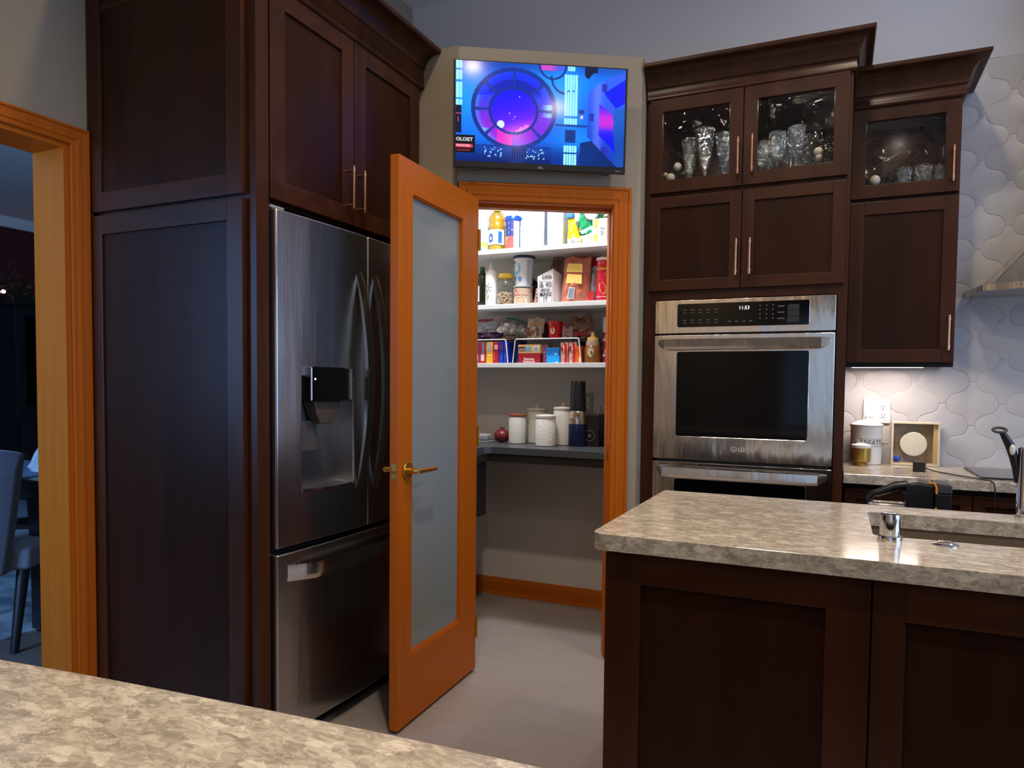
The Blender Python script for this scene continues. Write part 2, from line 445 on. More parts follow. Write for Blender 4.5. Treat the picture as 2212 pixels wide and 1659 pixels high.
# ================================================================ SETTING
CZ = 2.73      # tops of the pantry box and of the dining room
CH = 3.61      # kitchen ceiling
YB = 3.6375      # back wall of kitchen and pantry
XL = -2.5085     # left wall face
DA = 0.496       # direction of the corner wall with the pantry door
DT = V((math.cos(DA), math.sin(DA), 0)); DN = V((math.sin(DA), -math.cos(DA), 0)); D0 = V((-1.5611, 2.583, 0))
MD = M4(((DT.x, 0, DN.x, D0.x), (DT.y, 0, DN.y, D0.y), (0, 1, 0, 0), (0, 0, 0, 1)))   # (s, z, out) of the corner wall

struct('floor', box(nb(), -2.6, 3.3, -4.6, 3.75, -0.08, 0), FLOOR)
struct('floor', box(nb(), -7.3, -2.6, -1.1, 4.7, -0.08, 0), DINFLOOR)
struct('ceiling', box(nb(), -2.66, 3.3, -4.6, 3.76, CH, CH + 0.1), CEIL)
struct('ceiling', box(nb(), -7.3, XL - 0.15, -1.1, 4.7, CZ, CZ + 0.1), CEIL)
bm = nb()   # left wall with the opening to the dining room
OY1 = 1.557
box(bm, XL - 0.15, XL, -4.6, 0.15, 0, CH); box(bm, XL - 0.15, XL, 0.15, OY1, 2.092, CH); box(bm, XL - 0.15, XL, OY1, 3.76, 0, CH)
struct('wall_left', bm, WALL)
struct('wall_return', box(nb(), XL, -1.545, 2.582, 2.70, 0, CZ), WALL)
bm = nb()   # corner wall with the pantry doorway
SL, SR, HZ = 0.100, 0.700, 2.068
for a, b, z0, z1 in ((-0.002, SL - 0.02, 0, CZ), (SL - 0.02, SR + 0.02, HZ + 0.02, CZ), (SR + 0.02, 0.826, 0, CZ)):
    bm2 = nb(); prism(bm2, [(a, z0), (b, z0), (b, z1), (a, z1)], -0.115, 0, MD); merge(bm, bm2)
struct('wall_corner', bm, WALL)
struct('wall_pier', box(nb(), -0.93, -0.832, 2.985, YB, 0, CZ), WALL)
wb = struct('wall_back', box(nb(), -2.5, 3.3, YB, YB + 0.12, 0, CH), PANTRYWALL)
bm = slab([(XL + 0.001, 2.701), (-1.575, 2.701), (-0.932, 3.050), (-0.932, YB - 0.004), (XL + 0.001, YB - 0.004)], [], CZ - 0.04, CZ - 0.001)
struct('ceiling_pantry', bm, CEIL)
struct('wall_upper', box(nb(), XL + 0.001, 3.199, YB - 0.003, YB - 0.0005, CZ + 0.041, CH), CEIL)
struct('wall_pantry', box(nb(), -2.30, -2.18, 2.70, YB, 0, CZ), PANTRYWALL)
bm = nb()
box(bm, 3.2, 3.3, -4.6, -0.3, 0, CH); box(bm, 3.2, 3.3, 2.7, 3.75, 0, CH); box(bm, 3.2, 3.3, -0.3, 2.7, 0, 0.85); box(bm, 3.2, 3.3, -0.3, 2.7, 3.1, CH)
struct('wall_right', bm, WALL)
bm = nb()
box(bm, -2.6, -0.8, -4.6, -4.5, 0, CH); box(bm, 2.0, 3.3, -4.6, -4.5, 0, CH); box(bm, -0.8, 2.0, -4.6, -4.5, 0, 0.7); box(bm, -0.8, 2.0, -4.6, -4.5, 2.35, CH)
struct('wall_rear', bm, WALL)
# dining room shell
struct('wall_dining_far', box(nb(), -7.05, -6.95, -1.1, 4.7, 0, CZ), REDWALL)
struct('wall_dining_back', box(nb(), -6.95, -2.66, 4.5, 4.6, 0, CZ), REDWALL)
struct('wall_dining_front', box(nb(), -6.95, -2.66, -1.1, -1.0, 0, CZ), REDWALL)
bm = nb()
prism(bm, [(-1.0, CZ), (4.5, CZ), (4.5, CZ - 0.09), (-1.0, CZ - 0.09)], -6.95, -6.91, M4(((0, 0, 1, 0), (1, 0, 0, 0), (0, 1, 0, 0), (0, 0, 0, 1))))
struct('trim_1', bm, WHITE)

# doorway casing of the dining room (profiled)
def casing_profile(w):
    # across the casing from the opening outwards: (a, out)
    return [(0, 0), (0, 0.010), (0.004, 0.012), (w * 0.25, 0.013), (w * 0.33, 0.017), (w * 0.5, 0.018), (w * 0.58, 0.014), (w * 0.8, 0.016), (w * 0.86, 0.021), (w - 0.003, 0.021), (w, 0.018), (w, 0)]
def casing_run(pts, frame):
    """sweep the casing profile along a mitred U of (s, z) points; frame maps (s, z, out)"""
    bm = nb(); prof = casing_profile(0.062 if frame is not MD else 0.078)
    dirs = [(V((b[0] - a[0], b[1] - a[1])).normalized()) for a, b in zip(pts, pts[1:])]
    rings = []
    for i, p in enumerate(pts):
        if i == 0: n = V((-dirs[0].y, dirs[0].x)); k = 1
        elif i == len(pts) - 1: n = V((-dirs[-1].y, dirs[-1].x)); k = 1
        else:
            n0 = V((-dirs[i - 1].y, dirs[i - 1].x)); n1 = V((-dirs[i].y, dirs[i].x)); n = (n0 + n1).normalized(); k = 1 / max(0.3, n.dot(n0))
        rings.append([bm.verts.new(frame @ V((p[0] + n.x * a * k, p[1] + n.y * a * k, o))) for a, o in prof])
    for A, B in zip(rings, rings[1:]):
        for j in range(len(prof) - 1): bm.faces.new((A[j], A[j + 1], B[j + 1], B[j]))
    bm.faces.new(rings[0]); bm.faces.new(rings[-1][::-1])
    bmesh.ops.recalc_face_normals(bm, faces=bm.faces[:])
    return bm
ML = M4(((0, 0, 1, XL), (1, 0, 0, 0), (0, 1, 0, 0), (0, 0, 0, 1)))       # (y, z, out) on the left wall
d1 = struct('trim_2', casing_run([(0.15, 0), (0.15, 2.092), (OY1, 2.092), (OY1, 0)], ML), ORANGE)
bm = nb(); box(bm, XL - 0.17, XL, OY1 - 0.018, OY1, 0, 2.092)
obj('jamb', bm, ORANGE, d1); obj('jamb', box(nb(), XL - 0.17, XL, 0.15, 0.168, 0, 2.092), ORANGE, d1)
obj('head_jamb', box(nb(), XL - 0.17, XL, 0.168, OY1 - 0.018, 2.074, 2.092), ORANGEH, d1)
# doorway casing of the pantry
d2 = struct('trim_3', casing_run([(SL - 0.004, 0), (SL - 0.004, HZ + 0.004), (SR + 0.004, HZ + 0.004), (SR + 0.004, 0)], MD), ORANGE)
for a, b in ((SL - 0.02, SL), (SR, SR + 0.02)):
    obj('jamb', prism(nb(), [(a, 0), (b, 0), (b, HZ + 0.02), (a, HZ + 0.02)], -0.125, 0.004, MD), ORANGE, d2)
obj('head_jamb', prism(nb(), [(SL, HZ), (SR, HZ), (SR, HZ + 0.02), (SL, HZ + 0.02)], -0.125, 0.004, MD), ORANGEH, d2)
obj('stop', prism(nb(), [(SR - 0.004, 0), (SR, 0), (SR, HZ), (SR - 0.004, HZ)], -0.085, -0.045, MD), ORANGE, d2)
obj('stop', prism(nb(), [(SL, HZ - 0.012), (SR - 0.012, HZ - 0.012), (SR - 0.012, HZ), (SL, HZ)], -0.085, -0.045, MD), ORANGEH, d2)
obj('strike_plate', prism(nb(), [(SR - 0.0015, 0.93), (SR, 0.93), (SR, 1.0), (SR - 0.0015, 1.0)], -0.042, -0.012, MD), BRASS, d2)
# pantry baseboard
bm = nb(); prism(bm, [(0, 0), (0.016, 0), (0.016, 0.075), (0.008, 0.098), (0, 0.100)], -2.18, -0.93, M4(((0, 0, 1, 0), (-1, 0, 0, YB), (0, 1, 0, 0), (0, 0, 0, 1))))
bb = struct('baseboard_pantry', bm, ORANGEH)
obj('shoe_moulding', prism(nb(), [(0.016, 0), (0.030, 0), (0.027, 0.012), (0.016, 0.018)], -2.18, -0.93, M4(((0, 0, 1, 0), (-1, 0, 0, YB), (0, 1, 0, 0), (0, 0, 0, 1)))), ORANGEH, bb)

# windows outside the frame (daylight comes through them)
def window(name, M, w, h):
    bm = nb()
    for a, b, c, d in ((0, w, 0, 0.06), (0, w, h - 0.06, h), (0, 0.06, 0.06, h - 0.06), (w - 0.06, w, 0.06, h - 0.06), (w / 2 - 0.02, w / 2 + 0.02, 0.06, h - 0.06)):
        b2 = nb(); prism(b2, [(a, c), (b, c), (b, d), (a, d)], 0, 0.05, M); merge(bm, b2)
    f = struct(name, bm, WHITE)
    obj('pane', prism(nb(), [(0.06, 0.06), (w - 0.06, 0.06), (w - 0.06, h - 0.06), (0.06, h - 0.06)], 0.02, 0.024, M), JARGLASS, f)
window('window_1', M4(((0, 0, -1, 3.26), (1, 0, 0, -0.3), (0, 1, 0, 0.85), (0, 0, 0, 1))), 3.0, 2.25)
window('window_2', M4(((1, 0, 0, -0.8), (0, 0, 1, -4.56), (0, 1, 0, 0.7), (0, 0, 0, 1))), 2.8, 1.65)

# lantern-shaped wall tiles, each one a piece of the back wall
def lantern():
    q = []
    for i in range(7): t = PI / 2 * i / 6; q.append((0.054 - 0.0390 * math.cos(t), -0.1005 + 0.0490 * math.sin(t)))
    for i in range(8): t = PI / 2 * i / 7; q.append((0.0605 + 0.0436 * math.sin(t), -0.0475 * math.cos(t)))
    p = q + [(x, -z) for x, z in q[::-1][1:]]
    p = p + [(-x, z) for x, z in p[::-1]]
    out = []
    for a in p:
        if not out or (abs(a[0] - out[-1][0]) + abs(a[1] - out[-1][1])) > 1e-5: out.append(a)
    return out
pts = lantern(); bm = nb()
rings = [[bm.verts.new((x * k, -o, z * k)) for x, z in pts] for k, o in ((1.0, 0.0), (1.0, 0.0014), (0.994, 0.0022), (0.98, 0.0024))]
for A, B in zip(rings, rings[1:]):
    for i in range(len(pts)): bm.faces.new((A[i], A[(i + 1) % len(pts)], B[(i + 1) % len(pts)], B[i]))
bm.faces.new(rings[-1]); bmesh.ops.recalc_face_normals(bm, faces=bm.faces[:])
tile0 = None
for row in range(-4, 15):
    zc = 1.308 + row * 0.101
    for col in range(-1, 5):
        xc = 0.221 + col * 0.238 + (0.119 if row % 2 else 0)
        if xc < -0.05 or xc > 1.15: continue
        if xc < 0.30 and 1.46 < zc < 2.6: continue        # behind the wall cabinet
        if tile0 is None:
            tile0 = obj('tile', bm, TILE, wb, local=True, smooth=True); t = tile0
        else:
            t = tile0.copy(); C.objects.link(t); t.parent = wb
        t.location = (xc, YB, zc)

# ================================================================ CABINETS
def frameM(origin, u, out):
    """(u, v, w): u along the front, v up, w out of the front"""
    u = V(u); out = V(out)
    return M4(((u.x, 0, out.x, origin[0]), (u.y, 0, out.y, origin[1]), (0, 1, 0, origin[2]), (0, 0, 0, 1)))
def quad(u0, u1, v0, v1, w0, w1, M):
    return prism(nb(), [(u0, v0), (u1, v0), (u1, v1), (u0, v1)], w0, w1, M)
def shaker(parent, M, u0, u1, v0, v1, fw=0.062, t=0.020, pane=None, name='door', bw=None, lean=0.0):
    """frame-and-panel door: the door mesh is its two stiles, rails and panel are sub-parts"""
    bw = bw or fw
    if pane:
        bm = slab([(u0, v0), (u1, v0), (u1, v1), (u0, v1)], [[(u0 + fw, v0 + bw), (u1 - fw, v0 + bw), (u1 - fw, v1 - bw), (u0 + fw, v1 - bw)]], 0, t)
        bm.transform(M); bmesh.ops.recalc_face_normals(bm, faces=bm.faces[:])
        d = obj(name, bm, DARKWOOD, parent, bevel=0.0015)
        obj('pane', quad(u0 + fw - 0.004, u1 - fw + 0.004, v0 + bw - 0.004, v1 - bw + 0.004, 0.006, 0.010, M), pane, d)
        return d
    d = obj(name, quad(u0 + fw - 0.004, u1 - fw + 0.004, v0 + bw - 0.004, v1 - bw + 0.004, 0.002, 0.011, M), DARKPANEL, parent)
    for a in (u0, u1 - fw): obj('stile', quad(a, a + fw, v0, v1, 0, t, M), DARKWOOD, d, bevel=0.0015)
    for a in (v0, v1 - bw): obj('rail', quad(u0 + fw, u1 - fw, a, a + bw, 0, t - 0.0004, M), DARKWOODH, d, bevel=0.0015)
    return d
def pull(door, M, u, v0, v1, t=0.020, m=None):
    m = m or COPPER
    bm = nb(); o = t + 0.030
    tube(bm, [M @ V((u, v0, o)), M @ V((u, v1, o))], 0.0052, 12)
    for v in (v0 + 0.016, v1 - 0.016):
        cyl(bm, M @ V((u, v, t)), M @ V((u, v, o)), 0.0045, seg=10)
        cyl(bm, M @ V((u, v - 0.006, o)), M @ V((u, v + 0.006, o)), 0.0068, seg=12)
    return obj('handle', bm, m, door, smooth=True)
def crown(name, parent, path, prof, m):
    """path: list of (x, y) corner points on the face line with outward normals mitred; prof: (out, z)"""
    bm = nb(); rings = []
    P = [V(p) for p in path]; dirs = [(b - a).normalized() for a, b in zip(P, P[1:])]
    for i, p in enumerate(P):
        n0 = V((dirs[max(i - 1, 0)].y, -dirs[max(i - 1, 0)].x)); n1 = V((dirs[min(i, len(dirs) - 1)].y, -dirs[min(i, len(dirs) - 1)].x))
        n = (n0 + n1).normalized(); k = 1 / n.dot(n0)
        rings.append([bm.verts.new((p.x + n.x * o * k, p.y + n.y * o * k, z)) for o, z in prof])
    for A, B in zip(rings, rings[1:]):
        for j in range(len(prof)): bm.faces.new((A[j], A[(j + 1) % len(prof)], B[(j + 1) % len(prof)], B[j]))
    bm.faces.new(rings[0]); bm.faces.new(rings[-1][::-1])
    bmesh.ops.recalc_face_normals(bm, faces=bm.faces[:])
    return obj(name, bm, m, parent, smooth=True)
def crown_prof(z0, h, proj, frieze):
    """bead, flat frieze board and cove up to the top fillet"""
    zc = z0 + frieze; top = z0 + h
    p = [(-0.015, z0), (0.008, z0), (0.013, z0 + 0.006), (0.013, z0 + 0.016), (0.010, z0 + 0.020), (0.010, zc - 0.006), (0.018, zc)]
    for i in range(9):
        t = PI / 2 * i / 8
        p.append((0.018 + (proj - 0.026) * (1 - math.cos(t)), zc + (top - zc - 0.018) * math.sin(t)))
    p += [(proj - 0.004, top - 0.018), (proj, top - 0.013), (proj, top), (-0.015, top)]
    return p

# ---- fridge enclosure on the left wall (front looks along +x)
XF = -1.746
fc = thing('tall_cabinet', 'dark espresso wood fridge surround with two tall doors and side panels, against the left wall', 'cabinet', (-2.1, 2.1, 0))
MX = frameM((XF, 0, 0), (0, 1, 0), (1, 0, 0))
bm = nb()
box(bm, XL + 0.002, -1.722, 1.640, 1.672, 0, CZ - 0.004)            # left side panel
box(bm, XL + 0.002, -1.768, 2.574, 2.580, 0, CZ - 0.004)            # right side panel
box(bm, XL + 0.002, -1.768, 1.672, 2.574, 1.862, 1.880)             # bottom of the upper box
box(bm, XL + 0.002, -1.768, 1.672, 2.574, 2.575, CZ - 0.006)        # top rail
box(bm, XL + 0.002, XL + 0.014, 1.672, 2.574, 0, 2.575)             # back
obj('carcass', bm, DARKWOOD, fc)
obj('stile', box(nb(), -1.768, -1.722, 1.672, 1.692, 0, CZ - 0.006), DARKWOOD, fc)
obj('stile', box(nb(), -1.768, XF, 2.560, 2.574, 1.88, CZ - 0.006), DARKWOOD, fc)
dL = shaker(fc, MX, 1.704, 2.119, 1.870, 2.566, 0.066)
dR = shaker(fc, MX, 2.124, 2.556, 1.870, 2.566, 0.066)
pull(dL, MX, 2.082, 1.922, 2.082); pull(dR, MX, 2.146, 1.922, 2.082)
MS = frameM((0, 1.640, 0), (1, 0, 0), (0, -1, 0))
for v0, v1 in ((0.10, 1.853), (1.866, CZ - 0.012)):
    shaker(fc, MS, XL + 0.004, -1.762, v0, v1, 0.068, name='side_panel')
obj('plinth', box(nb(), XL + 0.002, -1.80, 1.645, 1.67, 0, 0.10), REVEAL, fc)
crown('crown_moulding', fc, [(XL + 0.003, 1.636), (XF + 0.016, 1.636), (XF + 0.016, 2.5805)], crown_prof(2.566, CZ - 0.003 - 2.566, 0.098, 0.088), DARKWOOD)

# ---- oven tower
YT = 3.041
tw = thing('oven_cabinet', 'dark wood oven tower with two glass doors over two solid doors, beside the pantry door', 'cabinet', (-0.4, 3.3, 0))
XT0, XT1 = -0.826, 0.0305
MT = frameM((0, YT, 0), (1, 0, 0), (0, -1, 0))
bm = nb()
box(bm, XT0, XT0 + 0.019, YT, YB - 0.008, 0, 2.66); box(bm, XT1 - 0.019, XT1, YT, YB - 0.008, 0, 2.66)
for z0, z1 in ((2.545, 2.66), (2.128, 2.150), (1.675, 1.694), (0.30, 0.345)):
    box(bm, XT0 + 0.019, XT1 - 0.019, YT + 0.002, YB - 0.008, z0, z1)
box(bm, XT0 + 0.019, XT1 - 0.019, YB - 0.014, YB - 0.008, 1.694, 2.545)
obj('carcass', bm, DARKWOOD, tw)
bm = nb()
for u0, u1, v0, v1 in ((XT0, XT0 + 0.052, 0.0, 2.60), (XT1 - 0.038, XT1, 0.0, 2.60), (XT0 + 0.052, XT1 - 0.038, 1.660, 1.71), (XT0 + 0.052, XT1 - 0.038, 2.108, 2.146), (XT0 + 0.052, XT1 - 0.038, 2.53, 2.60)):
    merge(bm, quad(u0, u1, v0, v1, 0.0, 0.0015, MT))
merge(bm, quad(XT0 + 0.052, XT1 - 0.038, 0.0, 0.372, 0.0, 0.0015, MT))
merge(bm, quad(-0.412, -0.388, 1.70, 2.54, -0.018, 0.0, MT))
obj('face_frame', bm, DARKWOOD, tw)
TD = [shaker(tw, MT, -0.806, -0.4005, 2.137, 2.551, 0.056, pane=PANE), shaker(tw, MT, -0.396, 0.017, 2.137, 2.551, 0.056, pane=PANE),
      shaker(tw, MT, -0.803, -0.3985, 1.700, 2.117, 0.050, bw=0.048), shaker(tw, MT, -0.395, 0.0145, 1.700, 2.117, 0.050, bw=0.048)]
for d, u, v0, v1 in zip(TD, (-0.416, -0.3575, -0.4155, -0.3585), (2.178, 2.181, 1.750, 1.751), (2.333, 2.338, 1.905, 1.905)):
    pull(d, MT, u, v0, v1)
crown('crown_moulding', tw, [(XT0 + 0.001, YT - 0.004), (XT1, YT - 0.004), (XT1, YB - 0.008)], crown_prof(2.553, 0.142, 0.076, 0.052), DARKWOOD)

# ---- wall cabinet right of the tower
YU = 3.300
uc = thing('wall_cabinet', 'dark wood wall cabinet with one glass door over one solid door, beside the range hood', 'cabinet', (0.24, 3.46, 1.37))
XU0, XU1 = 0.033, 0.4545
MU = frameM((0, YU + 0.02, 0), (1, 0, 0), (0, -1, 0))
bm = nb(); yb2 = YB - 0.009
box(bm, XU0, XU0 + 0.018, YU + 0.02, yb2, 1.378, 2.53); box(bm, XU1 - 0.018, XU1, YU + 0.02, yb2, 1.378, 2.53)
for z0, z1 in ((1.385, 1.400), (2.088, 2.106), (2.50, 2.53)): box(bm, XU0 + 0.018, XU1 - 0.018, YU + 0.022, yb2, z0, z1)
box(bm, XU0 + 0.018, XU1 - 0.018, yb2 - 0.006, yb2, 1.385, 2.53)
obj('carcass', bm, DARKWOOD, uc)
UD = [shaker(uc, MU, XU0 + 0.002, XU1 - 0.002, 2.104, 2.492, 0.056, pane=PANE), shaker(uc, MU, XU0 + 0.002, XU1 - 0.002, 1.386, 2.088, 0.056)]
pull(UD[0], MU, 0.4235, 2.138, 2.286); pull(UD[1], MU, 0.4275, 1.435, 1.583)
obj('light_rail', box(nb(), XU0, XU1, YU + 0.024, YU + 0.042, 1.366, 1.386), REVEAL, uc)
crown('crown_moulding', uc, [(XU0 + 0.001, YU), (XU1, YU), (XU1, yb2)], crown_prof(2.492, 0.150, 0.086, 0.050), DARKWOOD)
bm = nb(); box(bm, 0.055, 0.36, 3.415, 3.455, 1.368, 1.384)
led = tag(obj('strip_light', bm, WHITE, bevel=0.002), 'slim white light bar under the wall cabinet right of the oven', 'light')
ROOTM[led.name] = M4()
obj('diffuser', box(nb(), 0.062, 0.352, 3.419, 3.451, 1.3672, 1.3682), mat('led_diffuser', (0.9, 0.85, 0.8), 0.5, emit=(1.0, 0.90, 0.84), estr=9.0), led)
led.visible_shadow = True

# ---- base cabinets under the right-hand counter
YCF = 3.060
bc = thing('base_cabinet', 'dark wood base cabinets with drawers under the back counter', 'cabinet', (1.0, 3.4, 0))
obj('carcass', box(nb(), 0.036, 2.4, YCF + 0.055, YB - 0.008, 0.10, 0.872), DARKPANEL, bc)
obj('plinth', box(nb(), 0.036, 2.4, YCF + 0.11, YB - 0.008, 0, 0.10), REVEAL, bc)
MB_ = frameM((0, YCF + 0.055, 0), (1, 0, 0), (0, -1, 0))
for u0, u1 in ((0.042, 0.345), (0.350, 0.505), (0.510, 0.985), (0.990, 1.60), (1.605, 2.39)):
    a = shaker(bc, MB_, u0, u1, 0.690, 0.850, 0.042, name='drawer')
    shaker(bc, MB_, u0, u1, 0.110, 0.683, 0.056)
    bmh = nb(); tube(bmh, [MB_ @ V(((u0 + u1) / 2 - 0.06, 0.77, 0.05)), MB_ @ V(((u0 + u1) / 2 + 0.06, 0.77, 0.05))], 0.005, 10)
    for du in (-0.045, 0.045): cyl(bmh, MB_ @ V(((u0 + u1) / 2 + du, 0.77, 0.02)), MB_ @ V(((u0 + u1) / 2 + du, 0.77, 0.05)), 0.0045, seg=8)
    obj('handle', bmh, COPPER, a, smooth=True)
ct = obj('countertop', box(nb(), 0.034, 2.42, YCF, YB - 0.008, 0.874, 0.914), GRANITE, bevel=0.003)
tag(ct, 'speckled beige stone countertop along the back wall right of the oven tower', 'countertop')

# ---- island with sink
IX0, IY0, IY1 = -0.533, 1.512, 2.262
rc = 0.035
outer = [(IX0 + rc * (1 - math.sin(PI / 2 * i / 6)), IY0 + rc * (1 - math.cos(PI / 2 * i / 6))) for i in range(7)]
outer = [(IX0 + rc - rc * math.sin(PI / 2 * (6 - i) / 6), IY0 + rc - rc * math.cos(PI / 2 * (6 - i) / 6)) for i in range(0, 7)]
rr = 0.02
outer2 = [(IX0 + rr - rr * math.cos(PI / 2 * i / 4), IY1 - rr + rr * math.sin(PI / 2 * i / 4)) for i in range(5)]
outline = outer + [(2.3, IY0), (2.3, IY1)] + outer2[::-1]
SX0, SX1, SY0, SY1 = 0.090, 0.90, 1.785, 2.125
def rrect(x0, x1, y0, y1, r, n=4):
    p = []
    for cx, cy, a in ((x1 - r, y0 + r, -90), (x1 - r, y1 - r, 0), (x0 + r, y1 - r, 90), (x0 + r, y0 + r, 180)):
        for i in range(n + 1):
            t = R(a + 90 * i / n); p.append((cx + r * math.cos(t), cy + r * math.sin(t)))
    return p
bm = slab(outline, [rrect(SX0, SX1, SY0, SY1, 0.018)], 0.874, 0.914)
ic = tag(obj('island_countertop', bm, GRANITE, bevel=0.004, bseg=3), 'speckled beige stone island countertop with the sink cut into it', 'countertop')
il = thing('island', 'dark wood kitchen island with framed end panels under the stone top with the sink', 'island', (0.9, 1.9, 0))
YI = 1.552
bm = nb()
box(bm, -0.497, 2.25, YI, YI + 0.02, 0.0, 0.872); box(bm, -0.497, -0.477, YI + 0.02, 2.20, 0.0, 0.872)
box(bm, -0.477, 2.25, 2.18, 2.20, 0.10, 0.872); box(bm, -0.477, 2.25, YI + 0.02, 2.18, 0.10, 0.12)
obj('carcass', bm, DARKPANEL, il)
MI = frameM((0, YI, 0), (1, 0, 0), (0, -1, 0))
shaker(il, MI, -0.500, 0.076, 0.0, 0.868, 0.086, 0.022, name='front_panel', bw=0.070)
shaker(il, MI, 0.080, 0.800, 0.0, 0.868, 0.062, 0.022, name='front_panel', bw=0.078)
shaker(il, MI, 0.804, 1.52, 0.0, 0.868, 0.062, 0.022, name='front_panel', bw=0.078)
shaker(il, MI, 1.524, 2.24, 0.0, 0.868, 0.062, 0.022, name='front_panel', bw=0.078)
MIB = frameM((0, 2.20, 0), (-1, 0, 0), (0, 1, 0))
for a in (-0.45, 0.1, 0.65, 1.2, 1.75): shaker(il, MIB, -a - 0.535, -a, 0.12, 0.862, 0.056, 0.018)
# sink
sk = thing('sink', 'taupe undermount sink set into the island countertop', 'sink', (0.5, 1.95, 0.66))
sx0, sx1, sy0, sy1 = SX0 - 0.012, SX1 + 0.012, SY0 - 0.012, SY1 + 0.012
bm = nb(); t = 0.008
box(bm, sx0, sx1, sy0, sy1, 0.655, 0.665); box(bm, sx0, sx0 + t, sy0, sy1, 0.665, 0.8735); box(bm, sx1 - t, sx1, sy0, sy1, 0.665, 0.8735)
box(bm, sx0 + t, sx1 - t, sy0, sy0 + t, 0.665, 0.8735); box(bm, sx0 + t, sx1 - t, sy1 - t, sy1, 0.665, 0.8735)
obj('basin', bm, SINKM, sk)
obj('drain', lathe(nb(), [(0, 0.668), (0.040, 0.668), (0.045, 0.666), (0.045, 0.6652)], 0.5, 1.95, 0, 24), CHROME, sk, smooth=True)
# air gap cap, button, faucet column
ag = thing('air_gap_cap', 'chrome cylindrical air gap cap standing on the island beside the sink', 'fixture', (0.1225, 1.738, 0.914))
obj('cap', lathe(nb(), [(0.0, 0.0635), (0.019, 0.0635), (0.0215, 0.062), (0.0222, 0.058), (0.0222, 0.013)], 0.1225, 1.738, 0.914), CHROME, ag, smooth=True)
obj('base_ring', lathe(nb(), [(0.0222, 0.013), (0.0262, 0.0115), (0.027, 0.008), (0.027, 0.0), (0, 0)], 0.1225, 1.738, 0.914), CHROME, ag, smooth=True)
bt = thing('sink_button', 'flat round chrome disposal button on the island in front of the sink', 'button', (0.235, 1.738, 0.914))
obj('flange', lathe(nb(), [(0.0, 0.0), (0.027, 0.0), (0.027, 0.002), (0.023, 0.0045), (0.017, 0.005)], 0.235, 1.738, 0.914), CHROME, bt, smooth=True)
obj('plunger', lathe(nb(), [(0.017, 0.003), (0.017, 0.0075), (0.014, 0.009), (0, 0.009)], 0.235, 1.738, 0.914), STEEL, bt, smooth=True)
fa = thing('faucet', 'chrome faucet column with a black ring-ended lever at the rear edge of the island sink', 'faucet', (0.486, 2.225, 0.914))
obj('column', lathe(nb(), [(0, 0.195), (0.0155, 0.195), (0.018, 0.192), (0.018, 0.052), (0.0186, 0.050), (0.0186, 0.006), (0.022, 0.004), (0.022, 0.0), (0, 0)], 0.486, 2.225, 0.914), CHROME, fa, smooth=True)
bm = nb()
tube(bm, [(0.468, 2.225, 1.010), (0.463, 2.225, 1.05), (0.457, 2.225, 1.085), (0.447, 2.222, 1.115), (0.434, 2.218, 1.138), (0.426, 2.214, 1.150)], 0.009, 10, [0.006, 0.008, 0.011, 0.012, 0.0095, 0.007])
lv = obj('lever', bm, SOFTBLACK, fa, smooth=True)
bm = nb(); tube(bm, [(0.420 + 0.016 * math.cos(a * PI / 8), 2.21 + 0.010 * math.sin(a * PI / 8), 1.156 + 0.006 * math.sin(a * PI / 8)) for a in range(17)], 0.004, 8)
obj('ring', bm, DKGREY, lv, smooth=True)
bm = nb(); ball(bm, (0.452, 2.210, 1.102), 0.010, 0.75, 0.5, 1.5); obj('inset', bm, WHITE, lv, smooth=True)
bm = nb(); tube(bm, [(0.486, 2.225, 0.945), (0.52, 2.205, 0.97), (0.56, 2.17, 0.96), (0.585, 2.15, 0.93)], 0.010, 10); obj('spout', bm, CHROME, fa, smooth=True)

# ---- foreground counter with its bowed edge
edge = [(-1.45, 0.425), (-1.2, 0.466), (-0.952, 0.499), (-0.801, 0.515), (-0.663, 0.527), (-0.537, 0.537), (-0.423, 0.545), (-0.32, 0.551), (-0.23, 0.555), (-0.05, 0.558), (0.2, 0.552), (0.5, 0.53), (0.9, 0.48)]
bm = slab([(0.9, -0.16), ] + edge[::-1] + [(-1.45, -0.16)], [], 0.874, 0.914)
fcn = tag(obj('peninsula_countertop', bm, GRANITE, bevel=0.004, bseg=3), 'speckled beige stone countertop in the foreground with a gently bowed edge', 'countertop')
fb = thing('peninsula_cabinet', 'dark wood cabinet base carrying the foreground stone countertop', 'cabinet', (-0.3, 0.1, 0))
obj('carcass', box(nb(), -1.40, 0.85, -0.12, 0.30, 0.0, 0.872), DARKPANEL, fb)
MP = frameM((0, 0.30, 0), (-1, 0, 0), (0, 1, 0))
for a in (-1.40, -0.65, 0.10): shaker(fb, MP, -a - 0.745, -a, 0.0, 0.868, 0.07, 0.02, name='front_panel')

